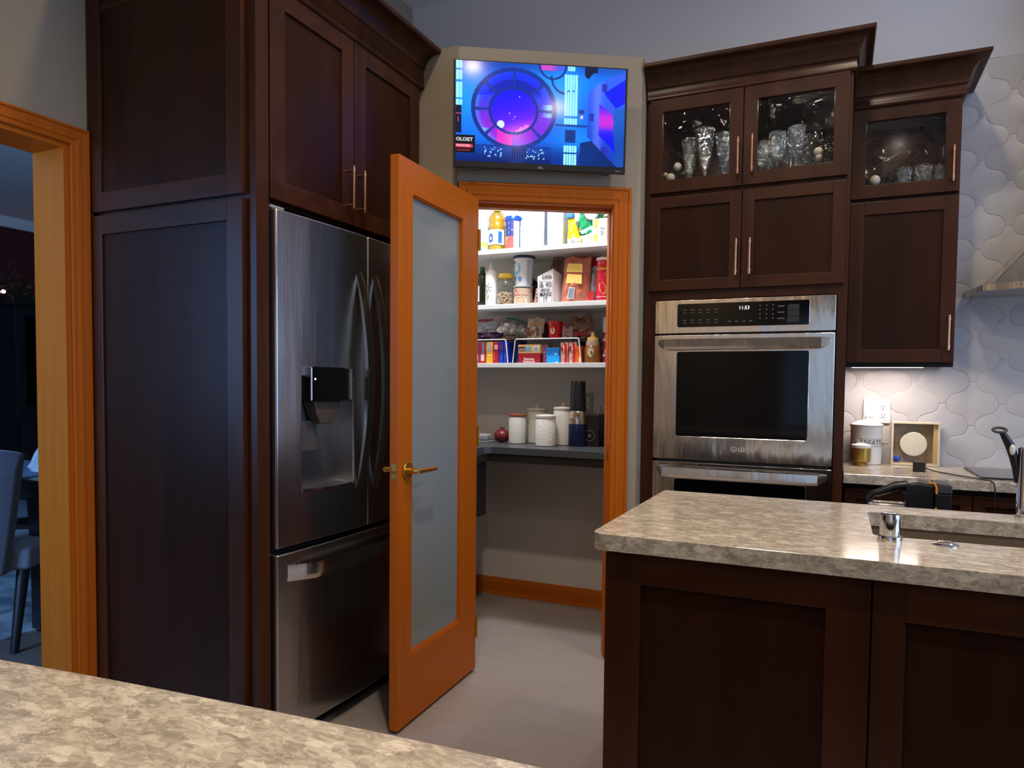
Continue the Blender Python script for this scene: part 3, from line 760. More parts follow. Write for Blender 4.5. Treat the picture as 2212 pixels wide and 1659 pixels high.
# ================================================================ APPLIANCES
# ---- fridge: two doors over a drawer; the fronts bulge a little
fr = thing('fridge', 'stainless french door fridge with a water dispenser, set in the dark wood surround', 'fridge', (-2.05, 2.13, 0))
FY0, FY1 = 1.700, 2.558
def fx(y): return -1.697 + 0.013 * (1 - ((y - 2.129) / 0.43) ** 2) - 0.004
def front(ys, zs, skip=(), back=-1.752, edge=0.012):
    bm = nb(); g = {}
    def xf(i, y):
        x = fx(y)
        return x
    for i, y in enumerate(ys):
        for k, z in enumerate(zs):
            g[i, k] = bm.verts.new((xf(i, y), y, z))
    for i in range(len(ys) - 1):
        for k in range(len(zs) - 1):
            if (i, k) in skip: continue
            bm.faces.new((g[i, k], g[i + 1, k], g[i + 1, k + 1], g[i, k + 1]))
    be = [e for e in bm.edges if e.is_boundary]
    def outer(e): return all(abs(v.co.y - ys[0]) < 1e-6 or abs(v.co.y - ys[-1]) < 1e-6 or abs(v.co.z - zs[0]) < 1e-6 or abs(v.co.z - zs[-1]) < 1e-6 for v in e.verts)
    ex = bmesh.ops.extrude_edge_only(bm, edges=be)
    for v in [q for q in ex['geom'] if isinstance(q, bmesh.types.BMVert)]: v.co.x = back
    bmesh.ops.recalc_face_normals(bm, faces=bm.faces[:])
    return bm
def span(a, b, n): return [a + (b - a) * i / n for i in range(n + 1)]
bm = nb(); box(bm, XL + 0.03, -1.768, FY0 - 0.006, FY1 + 0.004, 0.03, 1.822); obj('body', bm, FRIDGEBODY, fr, bevel=0.004)
DY0, DY1, DZ0, DZ1 = 1.812, 2.072, 0.890, 1.285
ys = span(FY0, DY0, 3) + span(DY0, DY1, 6)[1:] + span(DY1, 2.151, 2)[1:]
zs = [0.708, DZ0, DZ1, 1.834]
fd = obj('door', front(ys, zs, {(i, 1) for i in range(3, 9)}), FRIDGESTEEL, fr, smooth=True, bevel=0.006, bseg=3)
bm = nb(); box(bm, -1.762, -1.752, DY0 - 0.002, DY1 + 0.002, DZ0 - 0.002, DZ1 + 0.002); obj('niche', bm, FRIDGESTEEL, fd)
bm = nb(); box(bm, -1.725, -1.676, 1.834, 2.052, 1.200, 1.322); cb = obj('control_block', bm, mat('smoked_mirror', (0.34, 0.32, 0.32), 0.14, 1.0), fd, bevel=0.004)
obj('niche_cover', box(nb(), -1.752, -1.720, 1.814, 2.070, 1.215, 1.284), BLACK, fd)
bm = nb(); prism(bm, [(1.868, 1.200), (2.010, 1.200), (1.985, 1.150), (1.955, 1.118), (1.905, 1.118), (1.884, 1.150)], -1.745, -1.694, M4(((0, 0, 1, 0), (1, 0, 0, 0), (0, 1, 0, 0), (0, 0, 0, 1))))
obj('chute', bm, mat('brown_grey_plastic', (0.10, 0.075, 0.06), 0.35), fd, bevel=0.006)
bm = nb(); prism(bm, [(1.822, 1.02), (1.93, 1.02), (1.925, 1.13), (1.826, 1.13)], -1.744, -1.735, M4(((0, 0, 1, 0), (1, 0, 0, 0), (0, 1, 0, 0), (0, 0, 0, 1))))
obj('paddle', bm, flat((88, 82, 80), 0.4), fd, bevel=0.004)
bm = nb()
tp = [(-1.752, DY0), (fx(DY0) - 0.001, DY0)] + [(fx(y) + 0.022 * math.sin(PI * (y - DY0) / (DY1 - DY0)), y) for y in span(DY0, DY1, 10)[1:-1]] + [(fx(DY1) - 0.001, DY1), (-1.752, DY1)]
bm = slab(tp, [], 0.884, 0.894); obj('drip_tray', bm, STEEL, fd, smooth=True)
bm = nb(); box(bm, -1.6761, -1.6752, 1.850, 1.856, 1.275, 1.281); obj('indicator', bm, mat('blue_led', (0.1, 0.2, 1), 0.5, emit=(0.25, 0.45, 1.0), estr=9), fd)
fd2 = obj('door', front(span(2.156, FY1, 6), [0.708, 1.834]), FRIDGESTEEL, fr, smooth=True, bevel=0.006, bseg=3)
fd3 = obj('drawer', front(span(FY0, FY1, 14), [0.060, 0.676, 0.689]), FRIDGESTEEL, fr, smooth=True, bevel=0.006, bseg=3)
def bowed_handle(door, y, lean):
    bm = nb(); n = 16; prev = None
    for i in range(n + 1):
        t = i / n; z = 0.846 + 0.848 * t; b = math.sin(PI * t) ** 0.8
        x0 = fx(y) - 0.002 + 0.062 * b; w_ = 0.017; th = 0.010 + 0.010 * b
        ring = [bm.verts.new(p) for p in ((x0 - th, y - w_, z), (x0 - th, y + w_, z), (x0 - 0.003, y + w_ + 0.002, z), (x0 + 0.003, y, z), (x0 - 0.003, y - w_ - 0.002, z))]
        if prev:
            for k in range(5): bm.faces.new((prev[k], prev[(k + 1) % 5], ring[(k + 1) % 5], ring[k]))
        else: bm.faces.new(ring[::-1])
        prev = ring
    bm.faces.new(prev); bmesh.ops.recalc_face_normals(bm, faces=bm.faces[:])
    return obj('handle', bm, STEEL, door, smooth=True)
bowed_handle(fd, 2.106, 1); bowed_handle(fd2, 2.204, -1)
bm = nb(); prev = None
for i in range(21):
    t = i / 20; y = 1.742 + 0.79 * t; b = min(1, math.sin(PI * t) * 3.2) ; b = b * b * (3 - 2 * b)
    x0 = fx(y) - 0.004 + 0.050 * b + 0.006
    ring = [bm.verts.new(p) for p in ((x0 - 0.020, y, 0.640), (x0, y, 0.646), (x0 + 0.002, y, 0.610), (x0 - 0.004, y, 0.590), (x0 - 0.016, y, 0.594))]
    if prev:
        for k in range(5): bm.faces.new((prev[k], prev[(k + 1) % 5], ring[(k + 1) % 5], ring[k]))
    else: bm.faces.new(ring[::-1])
    prev = ring
bm.faces.new(prev); bmesh.ops.recalc_face_normals(bm, faces=bm.faces[:]); obj('handle', bm, STEEL, fd3, smooth=True)
obj('hinge_cover', box(nb(), -1.80, -1.722, 1.700, 1.760, 1.836, 1.848), GREY, fr, bevel=0.003)
obj('hinge_cover', box(nb(), -1.80, -1.722, 2.498, 2.554, 1.836, 1.848), GREY, fr, bevel=0.003)
obj('kick_grille', box(nb(), -1.80, -1.770, FY0, FY1, 0.0, 0.055), BLACK, fr)

# ---- double wall oven
ov = thing('wall_oven', 'stainless double wall oven built into the dark wood tower', 'oven', (-0.39, 3.2, 0.38))
OX0, OX1 = -0.768, -0.0115
MO = frameM((0, YT, 0), (1, 0, 0), (0, -1, 0))
obj('body', box(nb(), OX0 + 0.01, OX1 - 0.01, YT - 0.004, YT + 0.5, 0.375, 1.650), BLACK, ov)
def plate_with_hole(u0, u1, v0, v1, a0, a1, b0, b1, w0, w1, r=0.010):
    """front plate with a rounded window cut out"""
    bm = slab([(u0, v0), (u1, v0), (u1, v1), (u0, v1)], [rrect(a0, a1, b0, b1, r)], w0, w1)
    bm.transform(MO); bmesh.ops.recalc_face_normals(bm, faces=bm.faces[:])
    return bm
cp = obj('control_panel', plate_with_hole(OX0, OX1, 1.507, 1.654, -0.6665, -0.1145, 1.5345, 1.637, 0.004, 0.020, 0.006), STEEL, ov, bevel=0.0018)
obj('display', prism(nb(), rrect(-0.6665, -0.1145, 1.5345, 1.637, 0.006), 0.004, 0.0192, MO), BLACKGLASS, cp)
bm = text_bm('11:53', 0.021, depth=0.0002); on_front(bm, -0.378, YT - 0.0194, 1.612)
obj('clock_digits', bm, mat('clock_white', (0.8, 0.8, 0.8), 0.5, emit=(0.8, 0.9, 1.0), estr=1.6), cp)
LEG = flat((92, 92, 96))
bm = nb()
for i in range(5):
    for k in range(2):
        x = -0.634 + i * 0.0345; z = 1.608 - 0.045 * k
        box(bm, x - 0.008, x + 0.006, YT - 0.0197, YT - 0.0193, z, z + 0.004); box(bm, x - 0.008, x + 0.007, YT - 0.0197, YT - 0.0193, z - 0.012, z - 0.009)
for i in range(4):
    x = -0.44 + 0.03 * i; box(bm, x - 0.006, x + 0.008, YT - 0.0197, YT - 0.0193, 1.553, 1.557)
for i in range(3):
    for k in range(4):
        x = -0.312 + i * 0.0265; z = 1.617 - 0.0185 * k; box(bm, x - 0.003, x + 0.003, YT - 0.0197, YT - 0.0193, z, z + 0.006)
for k in range(3): box(bm, -0.240, -0.212, YT - 0.0197, YT - 0.0193, 1.612 - 0.026 * k, 1.617 - 0.026 * k)
obj('key_legends', bm, LEG, cp)
bm = nb()
for k in range(3): box(bm, -0.200, -0.154, YT - 0.0196, YT - 0.0192, 1.597 - 0.0255 * k, 1.6205 - 0.0255 * k)
obj('touch_keys', bm, flat((38, 38, 40)), cp)
def oven_door(v0, v1, b0, b1):
    d = obj('door', plate_with_hole(OX0, OX1, v0, v1, -0.665, -0.111, b0, b1, 0.004, 0.024, 0.010), STEEL, ov, bevel=0.0025)
    obj('window', prism(nb(), rrect(-0.665, -0.111, b0, b1, 0.010), 0.004, 0.0225, MO), BLACKGLASS, d)
    h0 = v1 - 0.066; bm = nb(); prev = None; n = 20
    for i in range(n + 1):
        t = i / n; u = OX0 + 0.016 + (OX1 - OX0 - 0.032) * t
        e = min(t, 1 - t) * n / 1.5; e = min(1, e); k = math.sqrt(max(0, 1 - (1 - e) ** 2)) if e < 1 else 1
        o = 0.024 + 0.046 * k
        s = (1 - k) * 0.02
        ring = [bm.verts.new(MO @ V(p)) for p in ((u, h0 + 0.047, o - 0.014), (u, h0 + 0.044, o), (u, h0 + 0.012 + s, o + 0.003), (u, h0 + s, o - 0.006), (u, h0 + 0.002 + s, o - 0.018))]
        if prev:
            for j in range(5): bm.faces.new((prev[j], prev[(j + 1) % 5], ring[(j + 1) % 5], ring[j]))
        else: bm.faces.new(ring)
        prev = ring
    bm.faces.new(prev); bmesh.ops.recalc_face_normals(bm, faces=bm.faces[:])
    obj('handle', bm, STEEL, d, smooth=True)
    return d
od = oven_door(0.944, 1.499, 1.048, 1.424)
oven_door(0.376, 0.931, 0.480, 0.856)
LOGO = flat((200, 196, 190))
bm = nb()
for i in range(24):
    a0, a1 = 2 * PI * i / 24, 2 * PI * (i + 1) / 24
    prism(bm, [(-0.408 + r_ * math.cos(a), 0.998 + r_ * math.sin(a)) for r_, a in ((0.0125, a0), (0.0125, a1), (0.0100, a1), (0.0100, a0))], 0.0240, 0.0246, MO)
prism(bm, [(-0.411, 1.003), (-0.409, 1.003), (-0.409, 0.994), (-0.405, 0.994), (-0.405, 0.992), (-0.411, 0.992)], 0.0240, 0.0246, MO)
box(bm, -0.408, -0.399, YT - 0.0246, YT - 0.0240, 0.997, 0.999)
obj('emblem', bm, LOGO, od)
bm = text_bm('LG', 0.024, 'LEFT', 0.0003, True); on_front(bm, -0.390, YT - 0.0243, 0.998); obj('lettering', bm, LOGO, od)

# ---- range hood on the back wall, mostly outside the frame
hd = thing('range_hood', 'stainless pyramid range hood on the white tiled wall at the right edge', 'hood', (1.05, 3.5, 1.69))
can = [(0.530, YB - 0.008), (0.562, 3.405), (0.78, 3.325), (1.02, 3.265), (1.42, 3.265), (1.55, 3.40), (1.58, YB - 0.008)]
bm = slab(can, [], 1.694, 1.722); obj('canopy', bm, STEEL, hd, bevel=0.002)
bm = nb()
lo = [bm.verts.new((0.55 + (x - 0.55) * 1.0, min(y + 0.02, YB - 0.008), 1.722)) for x, y in [(0.575, YB - 0.028), (0.605, 3.45), (0.80, 3.385), (1.03, 3.33), (1.40, 3.33), (1.51, 3.45), (1.54, YB - 0.028)]]
hi = [bm.verts.new((x, y, 2.08)) for x, y in [(0.90, YB - 0.009), (0.90, 3.44), (0.93, 3.40), (1.0, 3.39), (1.15, 3.39), (1.19, 3.43), (1.19, YB - 0.009)]]
for i in range(7): bm.faces.new((lo[i], lo[(i + 1) % 7], hi[(i + 1) % 7], hi[i]))
bm.faces.new(hi); bm.faces.new(lo[::-1]); bmesh.ops.recalc_face_normals(bm, faces=bm.faces[:]); obj('pyramid', bm, STEEL, hd)
obj('chimney', box(nb(), 0.905, 1.185, 3.40, YB - 0.009, 2.08, CH - 0.003), STEEL, hd)

# ---- cooktop
ck = thing('cooktop', 'black glass cooktop set on the back counter below the hood', 'cooktop', (1.0, 3.34, 0.914))
obj('glass', box(nb(), 0.545, 1.32, 3.150, 3.545, 0.9145, 0.9215), mat('cooktop_glass', (0.035, 0.035, 0.035), 0.12, spec=0.8), ck, bevel=0.002)
obj('frame', slab(rrect(0.541, 1.324, 3.146, 3.549, 0.004), [rrect(0.5455, 1.3195, 3.1505, 3.5445, 0.004)], 0.9142, 0.9205), SOFTBLACK, ck)

# ---- TV on the corner wall, tilted down
TC = V((-1.190, 2.6695, 2.4055))
tv = thing('television', 'wall-mounted flat television showing a blue spaceship picture above the pantry door', 'television', TC, (R(4.2), 0, DA))
TW, TH = 0.738, 0.437
obj('case', box(nb(), -TW / 2, TW / 2, 0.0, 0.018, -TH / 2, TH / 2), SOFTBLACK, tv, local=True, bevel=0.003)
obj('rear_housing', box(nb(), -0.28, 0.28, 0.018, 0.050, -0.18, 0.12), BLACK, tv, local=True, bevel=0.01)
for x in (-0.285, 0.285): obj('foot_stub', box(nb(), x - 0.015, x + 0.015, 0.002, 0.020, -TH / 2 - 0.006, -TH / 2 + 0.002), BLACK, tv, local=True)
obj('bracket', box(nb(), -0.09, 0.09, 0.050, 0.100, -0.08, 0.08), BLACK, tv, local=True)
PW, PH = 0.720, 0.404; PZ = 0.0105      # lit picture
NX, NY = 288, 162
def lerp(a, b, t): return tuple(x + (y - x) * t for x, y in zip(a, b))
def sm(a, b, x):
    t = max(0.0, min(1.0, (x - a) / (b - a))); return t * t * (3 - 2 * t)
def inside(poly, x, y):
    c = False; j = len(poly) - 1
    for i in range(len(poly)):
        if (poly[i][1] > y) != (poly[j][1] > y) and x < (poly[j][0] - poly[i][0]) * (y - poly[i][1]) / (poly[j][1] - poly[i][1]) + poly[i][0]: c = not c
        j = i
    return c
HEXO = [(0.775, 0.26), (0.86, 0.13), (1.01, 0.02), (1.01, 0.99), (0.96, 1.0), (0.775, 0.70)]
HEXI = [(0.845, 0.36), (0.90, 0.42), (0.930, 0.47), (0.932, 0.62), (0.945, 0.86), (0.92, 0.80), (0.845, 0.68)]
HEXT = [(0.872, 0.25), (1.01, 0.09), (1.01, 0.33), (0.945, 0.40)]
rs = random.Random(5)
DOTS = [(0.17 + rs.random() * 0.10, 0.85 + rs.random() * 0.10, 0.0016 + 0.003 * rs.random()) for _ in range(26)] + [(0.41 + rs.random() * 0.11, 0.85 + rs.random() * 0.10, 0.0016 + 0.003 * rs.random()) for _ in range(26)]
def picture(u, v):
    n = 0.5 + 0.5 * math.sin(7 * u + 3 * v) * math.sin(5 * v - 4 * u)
    c = lerp((0, 80, 220), (20, 150, 255), n * 0.9)
    c = lerp(c, (10, 40, 130), sm(0.15, 0.0, v) * 0.5); c = lerp(c, (0, 25, 110), sm(0.72, 0.95, v) * 0.75)
    if 0.56 < u < 0.79 and v < 0.62: c = lerp(c, (0, 150, 255), 0.45 * (1 - abs(u - 0.66) / 0.13) if abs(u - 0.66) < 0.13 else 0)
    d = math.hypot((u - 0.34) / 0.252, (v - 0.455) / 0.412); di = math.hypot((u - 0.337) / 0.138, (v - 0.475) / 0.225)
    ang = math.atan2((v - 0.46), (u - 0.34) * 1.75)
    if d < 1.0 and v < 0.83:
        if d > 0.90: c = (10, 45, 140)
        elif di > 1.07:
            t = sm(0.1, 0.75, v)
            c = lerp((0, 70, 230), (150, 30, 210), t)
            c = lerp(c, (70, 190, 255), sm(0.75, 0.95, d) * 0.6 * sm(0.5, -0.2, u - 0.25))
            if v > 0.66 and u < 0.26: c = lerp(c, (120, 225, 255), 0.8 * sm(0.14, 0.22, 0.36 - u))
            if v > 0.66 and 0.24 < u < 0.33: c = lerp(c, (235, 40, 190), 0.8)
            if v > 0.55 and u > 0.45: c = lerp(c, (110, 40, 220), 0.7)
            if 0.40 < v < 0.53 and u > 0.50: c = lerp(c, (130, 215, 255), 0.85 * (1 - abs(u - 0.545) / 0.05 if abs(u - 0.545) < 0.05 else 0))
            if v < 0.33 and u < 0.5: c = lerp(c, (15, 30, 235), 0.7)
            if v < 0.30 and d < 0.72 : c = lerp(c, (5, 25, 150), 0.75)
            for k in (-PI / 2, -2.42, -0.72, 0.02, PI - 0.02, 2.42, 0.78):
                da = abs((ang - k + PI) % (2 * PI) - PI)
                if da < 0.045: c = (10, 50, 150)
        elif di > 0.95: c = (8, 40, 140)
        else:
            t = sm(0.22, 0.78, v + (u - 0.34) * 0.5)
            c = lerp((15, 15, 255), (120, 20, 225), t); c = lerp(c, (215, 70, 235), sm(0.58, 0.74, v + (u - 0.30) * 0.55) * 0.85)
            if math.hypot((u - 0.262), (v - 0.615) * 0.56) < 0.022: c = (205, 235, 255)
            for bx_, by_ in ((0.385, 0.66), (0.365, 0.69), (0.415, 0.635)):
                if math.hypot(u - bx_, (v - by_) * 0.56) < 0.016: c = lerp(c, (235, 150, 235), 0.7)
            for sx_, sy_ in ((0.315, 0.50), (0.337, 0.555), (0.345, 0.53), (0.372, 0.33)):
                if math.hypot(u - sx_, (v - sy_) * 0.56) < 0.003: c = (255, 235, 225)
    for cx, cy, rx, ry, a in ((0.565, 0.0, 0.083, 0.145, 1), (0.635, 0.11, 0.082, 0.175, 0)):
        e = math.hypot((u - cx) / rx, (v - cy) / ry)
        if a and e < 0.86 and v < 0.05: c = lerp((190, 70, 190), (60, 90, 220), sm(0.54, 0.62, u))
        if 0.86 < e < 1.0 and (a or v > 0.10): c = (8, 40, 130)
    bar = False
    if u < 0.036 and v < 0.44 and not (0.19 < v < 0.215 or 0.075 < v < 0.095 or 0.37 < v < 0.385) and (u % 0.019) > 0.003: bar = True
    if 0.636 < u < 0.714:
        kk = (u - 0.636) / 0.0156; fr_ = kk % 1
        ok = (v < 0.045 and 0.655 < u < 0.70) or (0.085 < v < 0.40 and not (0.235 < v < 0.255 and int(kk) in (1, 3))) or (0.40 < v < 0.50) or (0.52 < v < 0.59)
        if 0.80 < v < 0.865 or 0.885 < v < 1.0: ok = True
        if ok and 0.14 < fr_ < 0.86: bar = True
    if bar: c = (150, 245, 255)
    if 0.645 < u < 0.705 and 0.64 < v < 0.77: c = lerp((5, 25, 80), (0, 60, 150), n)
    if 0.725 < u < 0.755 and 0.43 < v < 0.53: c = (20, 50, 140) if v < 0.47 else (60, 110, 220)
    if math.hypot(u - 0.742, (v - 0.505) * 0.56) < 0.008: c = (230, 200, 240)
    if 0.585 < u < 0.775 and 0.585 < v < 0.61: c = (5, 60, 150)
    if inside(HEXO, u, v):
        c = lerp((45, 90, 235), (20, 60, 190), sm(0.2, 0.9, v)); c = lerp(c, (120, 140, 255), 0.5 * sm(0.05, 0.0, abs(u - 0.835)))
        if inside(HEXI, u, v): c = lerp((60, 40, 230), (190, 40, 210), sm(0.36, 0.52, v) * sm(0.66, 0.56, v)); c = lerp(c, (15, 15, 250), sm(0.60, 0.72, v))
        elif inside(HEXT, u, v): c = (10, 20, 225)
        elif u > 0.935 and v > 0.40: c = lerp((20, 90, 190), (10, 50, 140), n)
        elif (0.785 < u < 0.815 and 0.46 < v < 0.54) or (0.86 < u < 0.89 and 0.16 < v < 0.24) or (0.86 < u < 0.90 and 0.80 < v < 0.88): c = (30, 45, 170)
    if 0.755 < u < 0.83 and v < 0.05 + 0.09 * (0.83 - u) / 0.075 * math.sin((u - 0.74) * 40) ** 2: c = (5, 15, 60)
    if u > 0.735 and v > 0.74 + (0.80 - u) * 0.4 and not inside(HEXO, u, v): c = lerp((3, 20, 80), (0, 45, 120), n)
    if v > 0.83 and u < 0.56:
        c = lerp((2, 30, 105), (0, 60, 160), sm(0.99, 0.86, v)) if v > 0.835 else (15, 30, 100)
        if 0.325 < u < 0.41: c = lerp((20, 60, 150), (5, 20, 80), 0.5 + 0.5 * math.sin(u * 420))
        for x, y, r_ in DOTS:
            if math.hypot(u - x, (v - y) * 0.56) < r_: c = (170, 225, 255)
    if u < 0.032 and 0.44 < v < 0.72: c = (10, 15, 45) if not (0.52 < v < 0.53 or (0.012 < u < 0.017 and 0.56 < v < 0.61)) else (210, 90, 110)
    if u < 0.112 and v > 0.735 and v < 0.915: c = (8, 10, 16)
    return c
bm = nb()
verts = [[bm.verts.new(((i / NX - 0.5) * PW, -0.0004, PZ + (0.5 - k / NY) * PH)) for i in range(NX + 1)] for k in range(NY + 1)]
for k in range(NY):
    for i in range(NX): bm.faces.new((verts[k + 1][i], verts[k + 1][i + 1], verts[k][i + 1], verts[k][i]))
def s2l(c): c = c / 255; return c / 12.92 if c < 0.04045 else ((c + 0.055) / 1.055) ** 2.4
cols = []
for k in range(NY + 1):
    for i in range(NX + 1):
        c = picture(i / NX, k / NY); cols += [s2l(c[0]), s2l(c[1]), s2l(c[2]), 1.0]
scr = obj('screen', bm, vcol_mat('screen_picture', 1.25, 0.10), tv, local=True)
at = scr.data.color_attributes.new('Col', 'FLOAT_COLOR', 'POINT'); at.data.foreach_set('color', cols)
def tvtext(s, size, u, v, m, bold=False, name='screen_lettering', align='LEFT'):
    b = text_bm(s, size, align, 0.0001, bold); on_front(b, (u - 0.5) * PW, -0.0008, PZ + (0.5 - v) * PH); return obj(name, b, m, scr, local=True)
tvtext('OLOIST', 0.0205, 0.002, 0.784, mat('screen_white', (0, 0, 0), 0.5, emit=(0.9, 0.9, 0.95), estr=1.0), True)
bm = prism(nb(), [(-PW / 2, PZ - 0.329 * PH), (-0.2915, PZ - 0.329 * PH), (-0.2865, PZ - 0.347 * PH), (-0.2915, PZ - 0.366 * PH), (-PW / 2, PZ - 0.366 * PH)], 0.0005, 0.0006)
obj('screen_banner', bm, mat('screen_red', (0, 0, 0), 0.5, emit=(0.75, 0.03, 0.10), estr=1.0), scr, local=True)
tvtext('WATCH FREE', 0.0092, 0.004, 0.847, MATS['screen_white'], True)
bm = nb(); box(bm, -PW / 2 + 0.004, -PW / 2 + 0.060, -0.0007, -0.0005, PZ - 0.400 * PH, PZ - 0.383 * PH); obj('screen_caption', bm, mat('screen_darkred', (0, 0, 0), 0.5, emit=(0.22, 0.0, 0.015), estr=1.0), scr, local=True)
PRINT = flat((190, 190, 190))
b = text_bm('TCL', 0.0125, 'CENTER', 0.0002, True); on_front(b, 0.0, -0.0003, -TH / 2 + 0.0105); obj('maker_lettering', b, PRINT, tv, local=True)
b = text_bm('Roku TV', 0.0075, 'CENTER', 0.0002); on_front(b, 0.340, -0.0003, -TH / 2 + 0.0105); obj('maker_lettering', b, PRINT, tv, local=True)

# ---- pantry door, swung open in front of the fridge
PD0 = V((-1.4253, 1.9876, 0.012))
pu = V((-1.4465 + 1.4253, 2.594 - 1.9876, 0)).normalized(); po = V((pu.y, -pu.x, 0))
MPD = M4(((pu.x, 0, po.x, PD0.x), (pu.y, 0, po.y, PD0.y), (0, 1, 0, PD0.z), (0, 0, 0, 1)))
pd = thing('pantry_door', 'open honey-stained wood door with a tall frosted glass pane and brass lever', 'door', (PD0.x, PD0.y, 0.012))
DWd, DHt, DTh = 0.607, 2.054, 0.036
G0, G1, GZ0, GZ1 = 0.091, 0.468, 0.2545, 1.937
for u0, u1 in ((0.0, G0), (G1, DWd)): obj('stile', quad(u0, u1, 0, DHt, -DTh, 0, MPD), ORANGE, pd, bevel=0.002)
obj('rail', quad(G0, G1, 0, GZ0, -DTh, -0.0005, MPD), ORANGEH, pd, bevel=0.001)
obj('rail', quad(G0, G1, GZ1, DHt, -DTh, -0.0005, MPD), ORANGEH, pd, bevel=0.001)
obj('glass', quad(G0 + 0.0, G1 - 0.0, GZ0, GZ1, -0.022, -0.016, MPD), FROST, pd)
bm = nb()
for a, b_, c, d in ((G0, G0 + 0.006, GZ0, GZ1), (G1 - 0.006, G1, GZ0, GZ1), (G0 + 0.006, G1 - 0.006, GZ0, GZ0 + 0.006), (G0 + 0.006, G1 - 0.006, GZ1 - 0.006, GZ1)):
    merge(bm, quad(a, b_, c, d, -0.016, -0.006, MPD))
obj('glazing_bead', bm, ORANGE, pd)
hz = 0.940
for sgn, nm in ((1, 'lever'), (-1, 'lever')):
    w0 = 0.0 if sgn > 0 else -DTh
    bm = nb(); cyl(bm, MPD @ V((0.055, hz, w0)), MPD @ V((0.055, hz, w0 + sgn * 0.009)), 0.031, seg=28)
    cyl(bm, MPD @ V((0.055, hz, w0 + sgn * 0.009)), MPD @ V((0.055, hz, w0 + sgn * 0.050)), 0.0105, seg=16)
    ro = obj('rosette', bm, BRASS, pd, smooth=True, bevel=0.0015)
    bm = nb(); tube(bm, [MPD @ V((0.047, hz, w0 + sgn * 0.050)), MPD @ V((0.085, hz, w0 + sgn * 0.054)), MPD @ V((0.172, hz - 0.002, w0 + sgn * 0.052))], 0.0085, 12, [0.0105, 0.0090, 0.0080])
    obj(nm, bm, BRASS, ro, smooth=True)
obj('latch_plate', quad(-0.0012, 0.0, hz - 0.028, hz + 0.028, -DTh + 0.007, -0.007, MPD), BRASS, pd)
bm = nb(); cyl(bm, MPD @ V((-0.008, hz, -DTh / 2)), MPD @ V((0.0, hz, -DTh / 2)), 0.006, seg=12); obj('latch', bm, STEEL, pd)
bm = nb()
for z in (0.18, 1.03, 1.88): cyl(bm, MPD @ V((DWd + 0.004, z - 0.045, 0.003)), MPD @ V((DWd + 0.004, z + 0.045, 0.003)), 0.006, seg=10)
obj('hinge', bm, BRASS, pd)

# ================================================================ PANTRY
SZ = (2.014, 1.712, 1.390)
for z, wd in zip(SZ, ('topmost', 'middle', 'lowest')):
    tag(obj('shelf', box(nb(), -2.178, -0.932, 3.330, YB - 0.002, z - 0.026, z), SHELF, bevel=0.002), wd + ' of the three white pantry shelves', 'shelf', 'white pantry shelves')
pc = thing('pantry_counter', 'dark slate pantry counter with a dark wood apron, running round the corner', 'countertop', (-1.55, 3.3, 0.868))
bm = slab([(-2.178, 2.76), (-1.688, 2.76), (-1.688, 3.10), (-1.66, 3.13), (-0.934, 3.13), (-0.934, YB - 0.002), (-2.178, YB - 0.002)], [], 0.908, 0.945)
obj('top', bm, SLATE, pc, bevel=0.002)
bm = nb(); box(bm, -1.70, -0.934, 3.138, 3.158, 0.866, 0.908); box(bm, -1.70, -1.68, 2.77, 3.138, 0.866, 0.908); obj('apron', bm, REVEAL, pc)
bm = nb(); box(bm, -1.725, -1.695, 2.80, 3.14, 0.585, 0.866); obj('bracket', bm, REVEAL, pc)
bm = nb(); box(bm, -2.178, -1.725, 2.80, 2.82, 0.585, 0.866); obj('bracket', bm, REVEAL, pc)

# ---- top shelf
ZT = SZ[0]
def bottle(name, label, cat, x, y, z, prof, m, parts=(), group=None):
    t = thing(name, label, cat, (x, y, z), group=group)
    b = obj('body', lathe(nb(), prof, x, y, z, 24), m, t, smooth=True)
    for nm, bm, pm in parts: obj(nm, bm, pm, t, smooth=True)
    return t
x, y = -1.873, 3.42
t = bottle('vinegar_bottle', 'pale blue plastic bottle with a white cap, leftmost on the top pantry shelf', 'bottle', x, y, ZT,
   [(0, 0), (0.029, 0), (0.031, 0.004), (0.031, 0.105), (0.029, 0.13), (0.0235, 0.155), (0.024, 0.165), (0.0175, 0.195), (0.013, 0.212), (0.013, 0.224), (0, 0.224)], flat((175, 205, 235), 0.25),
   [('cap', lathe(nb(), [(0.0145, 0.208), (0.0145, 0.232), (0, 0.232)], x, y, ZT, 18), WHITE),
    ('label', patch_cyl(x, y, 0.0314, ZT + 0.028, ZT + 0.104, -150, -20), flat((238, 240, 240))),
    ('label_picture', patch_cyl(x, y, 0.0317, ZT + 0.030, ZT + 0.058, -150, -20), flat((160, 190, 90)))])
x, y = -1.800, 3.445
t = thing('oil_bottle', 'large bottle of pale golden oil with a blue and white label', 'bottle', (x, y, ZT))
P = [(0, 0), (0.048, 0), (0.052, 0.005), (0.052, 0.03), (0.050, 0.04), (0.050, 0.128), (0.052, 0.14), (0.050, 0.155), (0.046, 0.165), (0.050, 0.18), (0.047, 0.20), (0.034, 0.222), (0.020, 0.232), (0.020, 0.245)]
obj('body', lathe(nb(), P, x, y, ZT), OILPET, t, smooth=True)
obj('oil', lathe(nb(), [(0, 0.003)] + [(r - 0.003, z + 0.001) for r, z in P[1:11]] + [(0, 0.2)], x, y, ZT), mat('cooking_oil', (0.62, 0.46, 0.09), 0.15), t, smooth=True)
obj('cap', lathe(nb(), [(0.021, 0.236), (0.021, 0.262), (0, 0.262)], x, y, ZT), flat((235, 205, 60)), t, smooth=True)
obj('label', patch_cyl(x, y, 0.0508, ZT + 0.042, ZT + 0.126, -155, -15, 16), flat((236, 240, 244)), t, smooth=True)
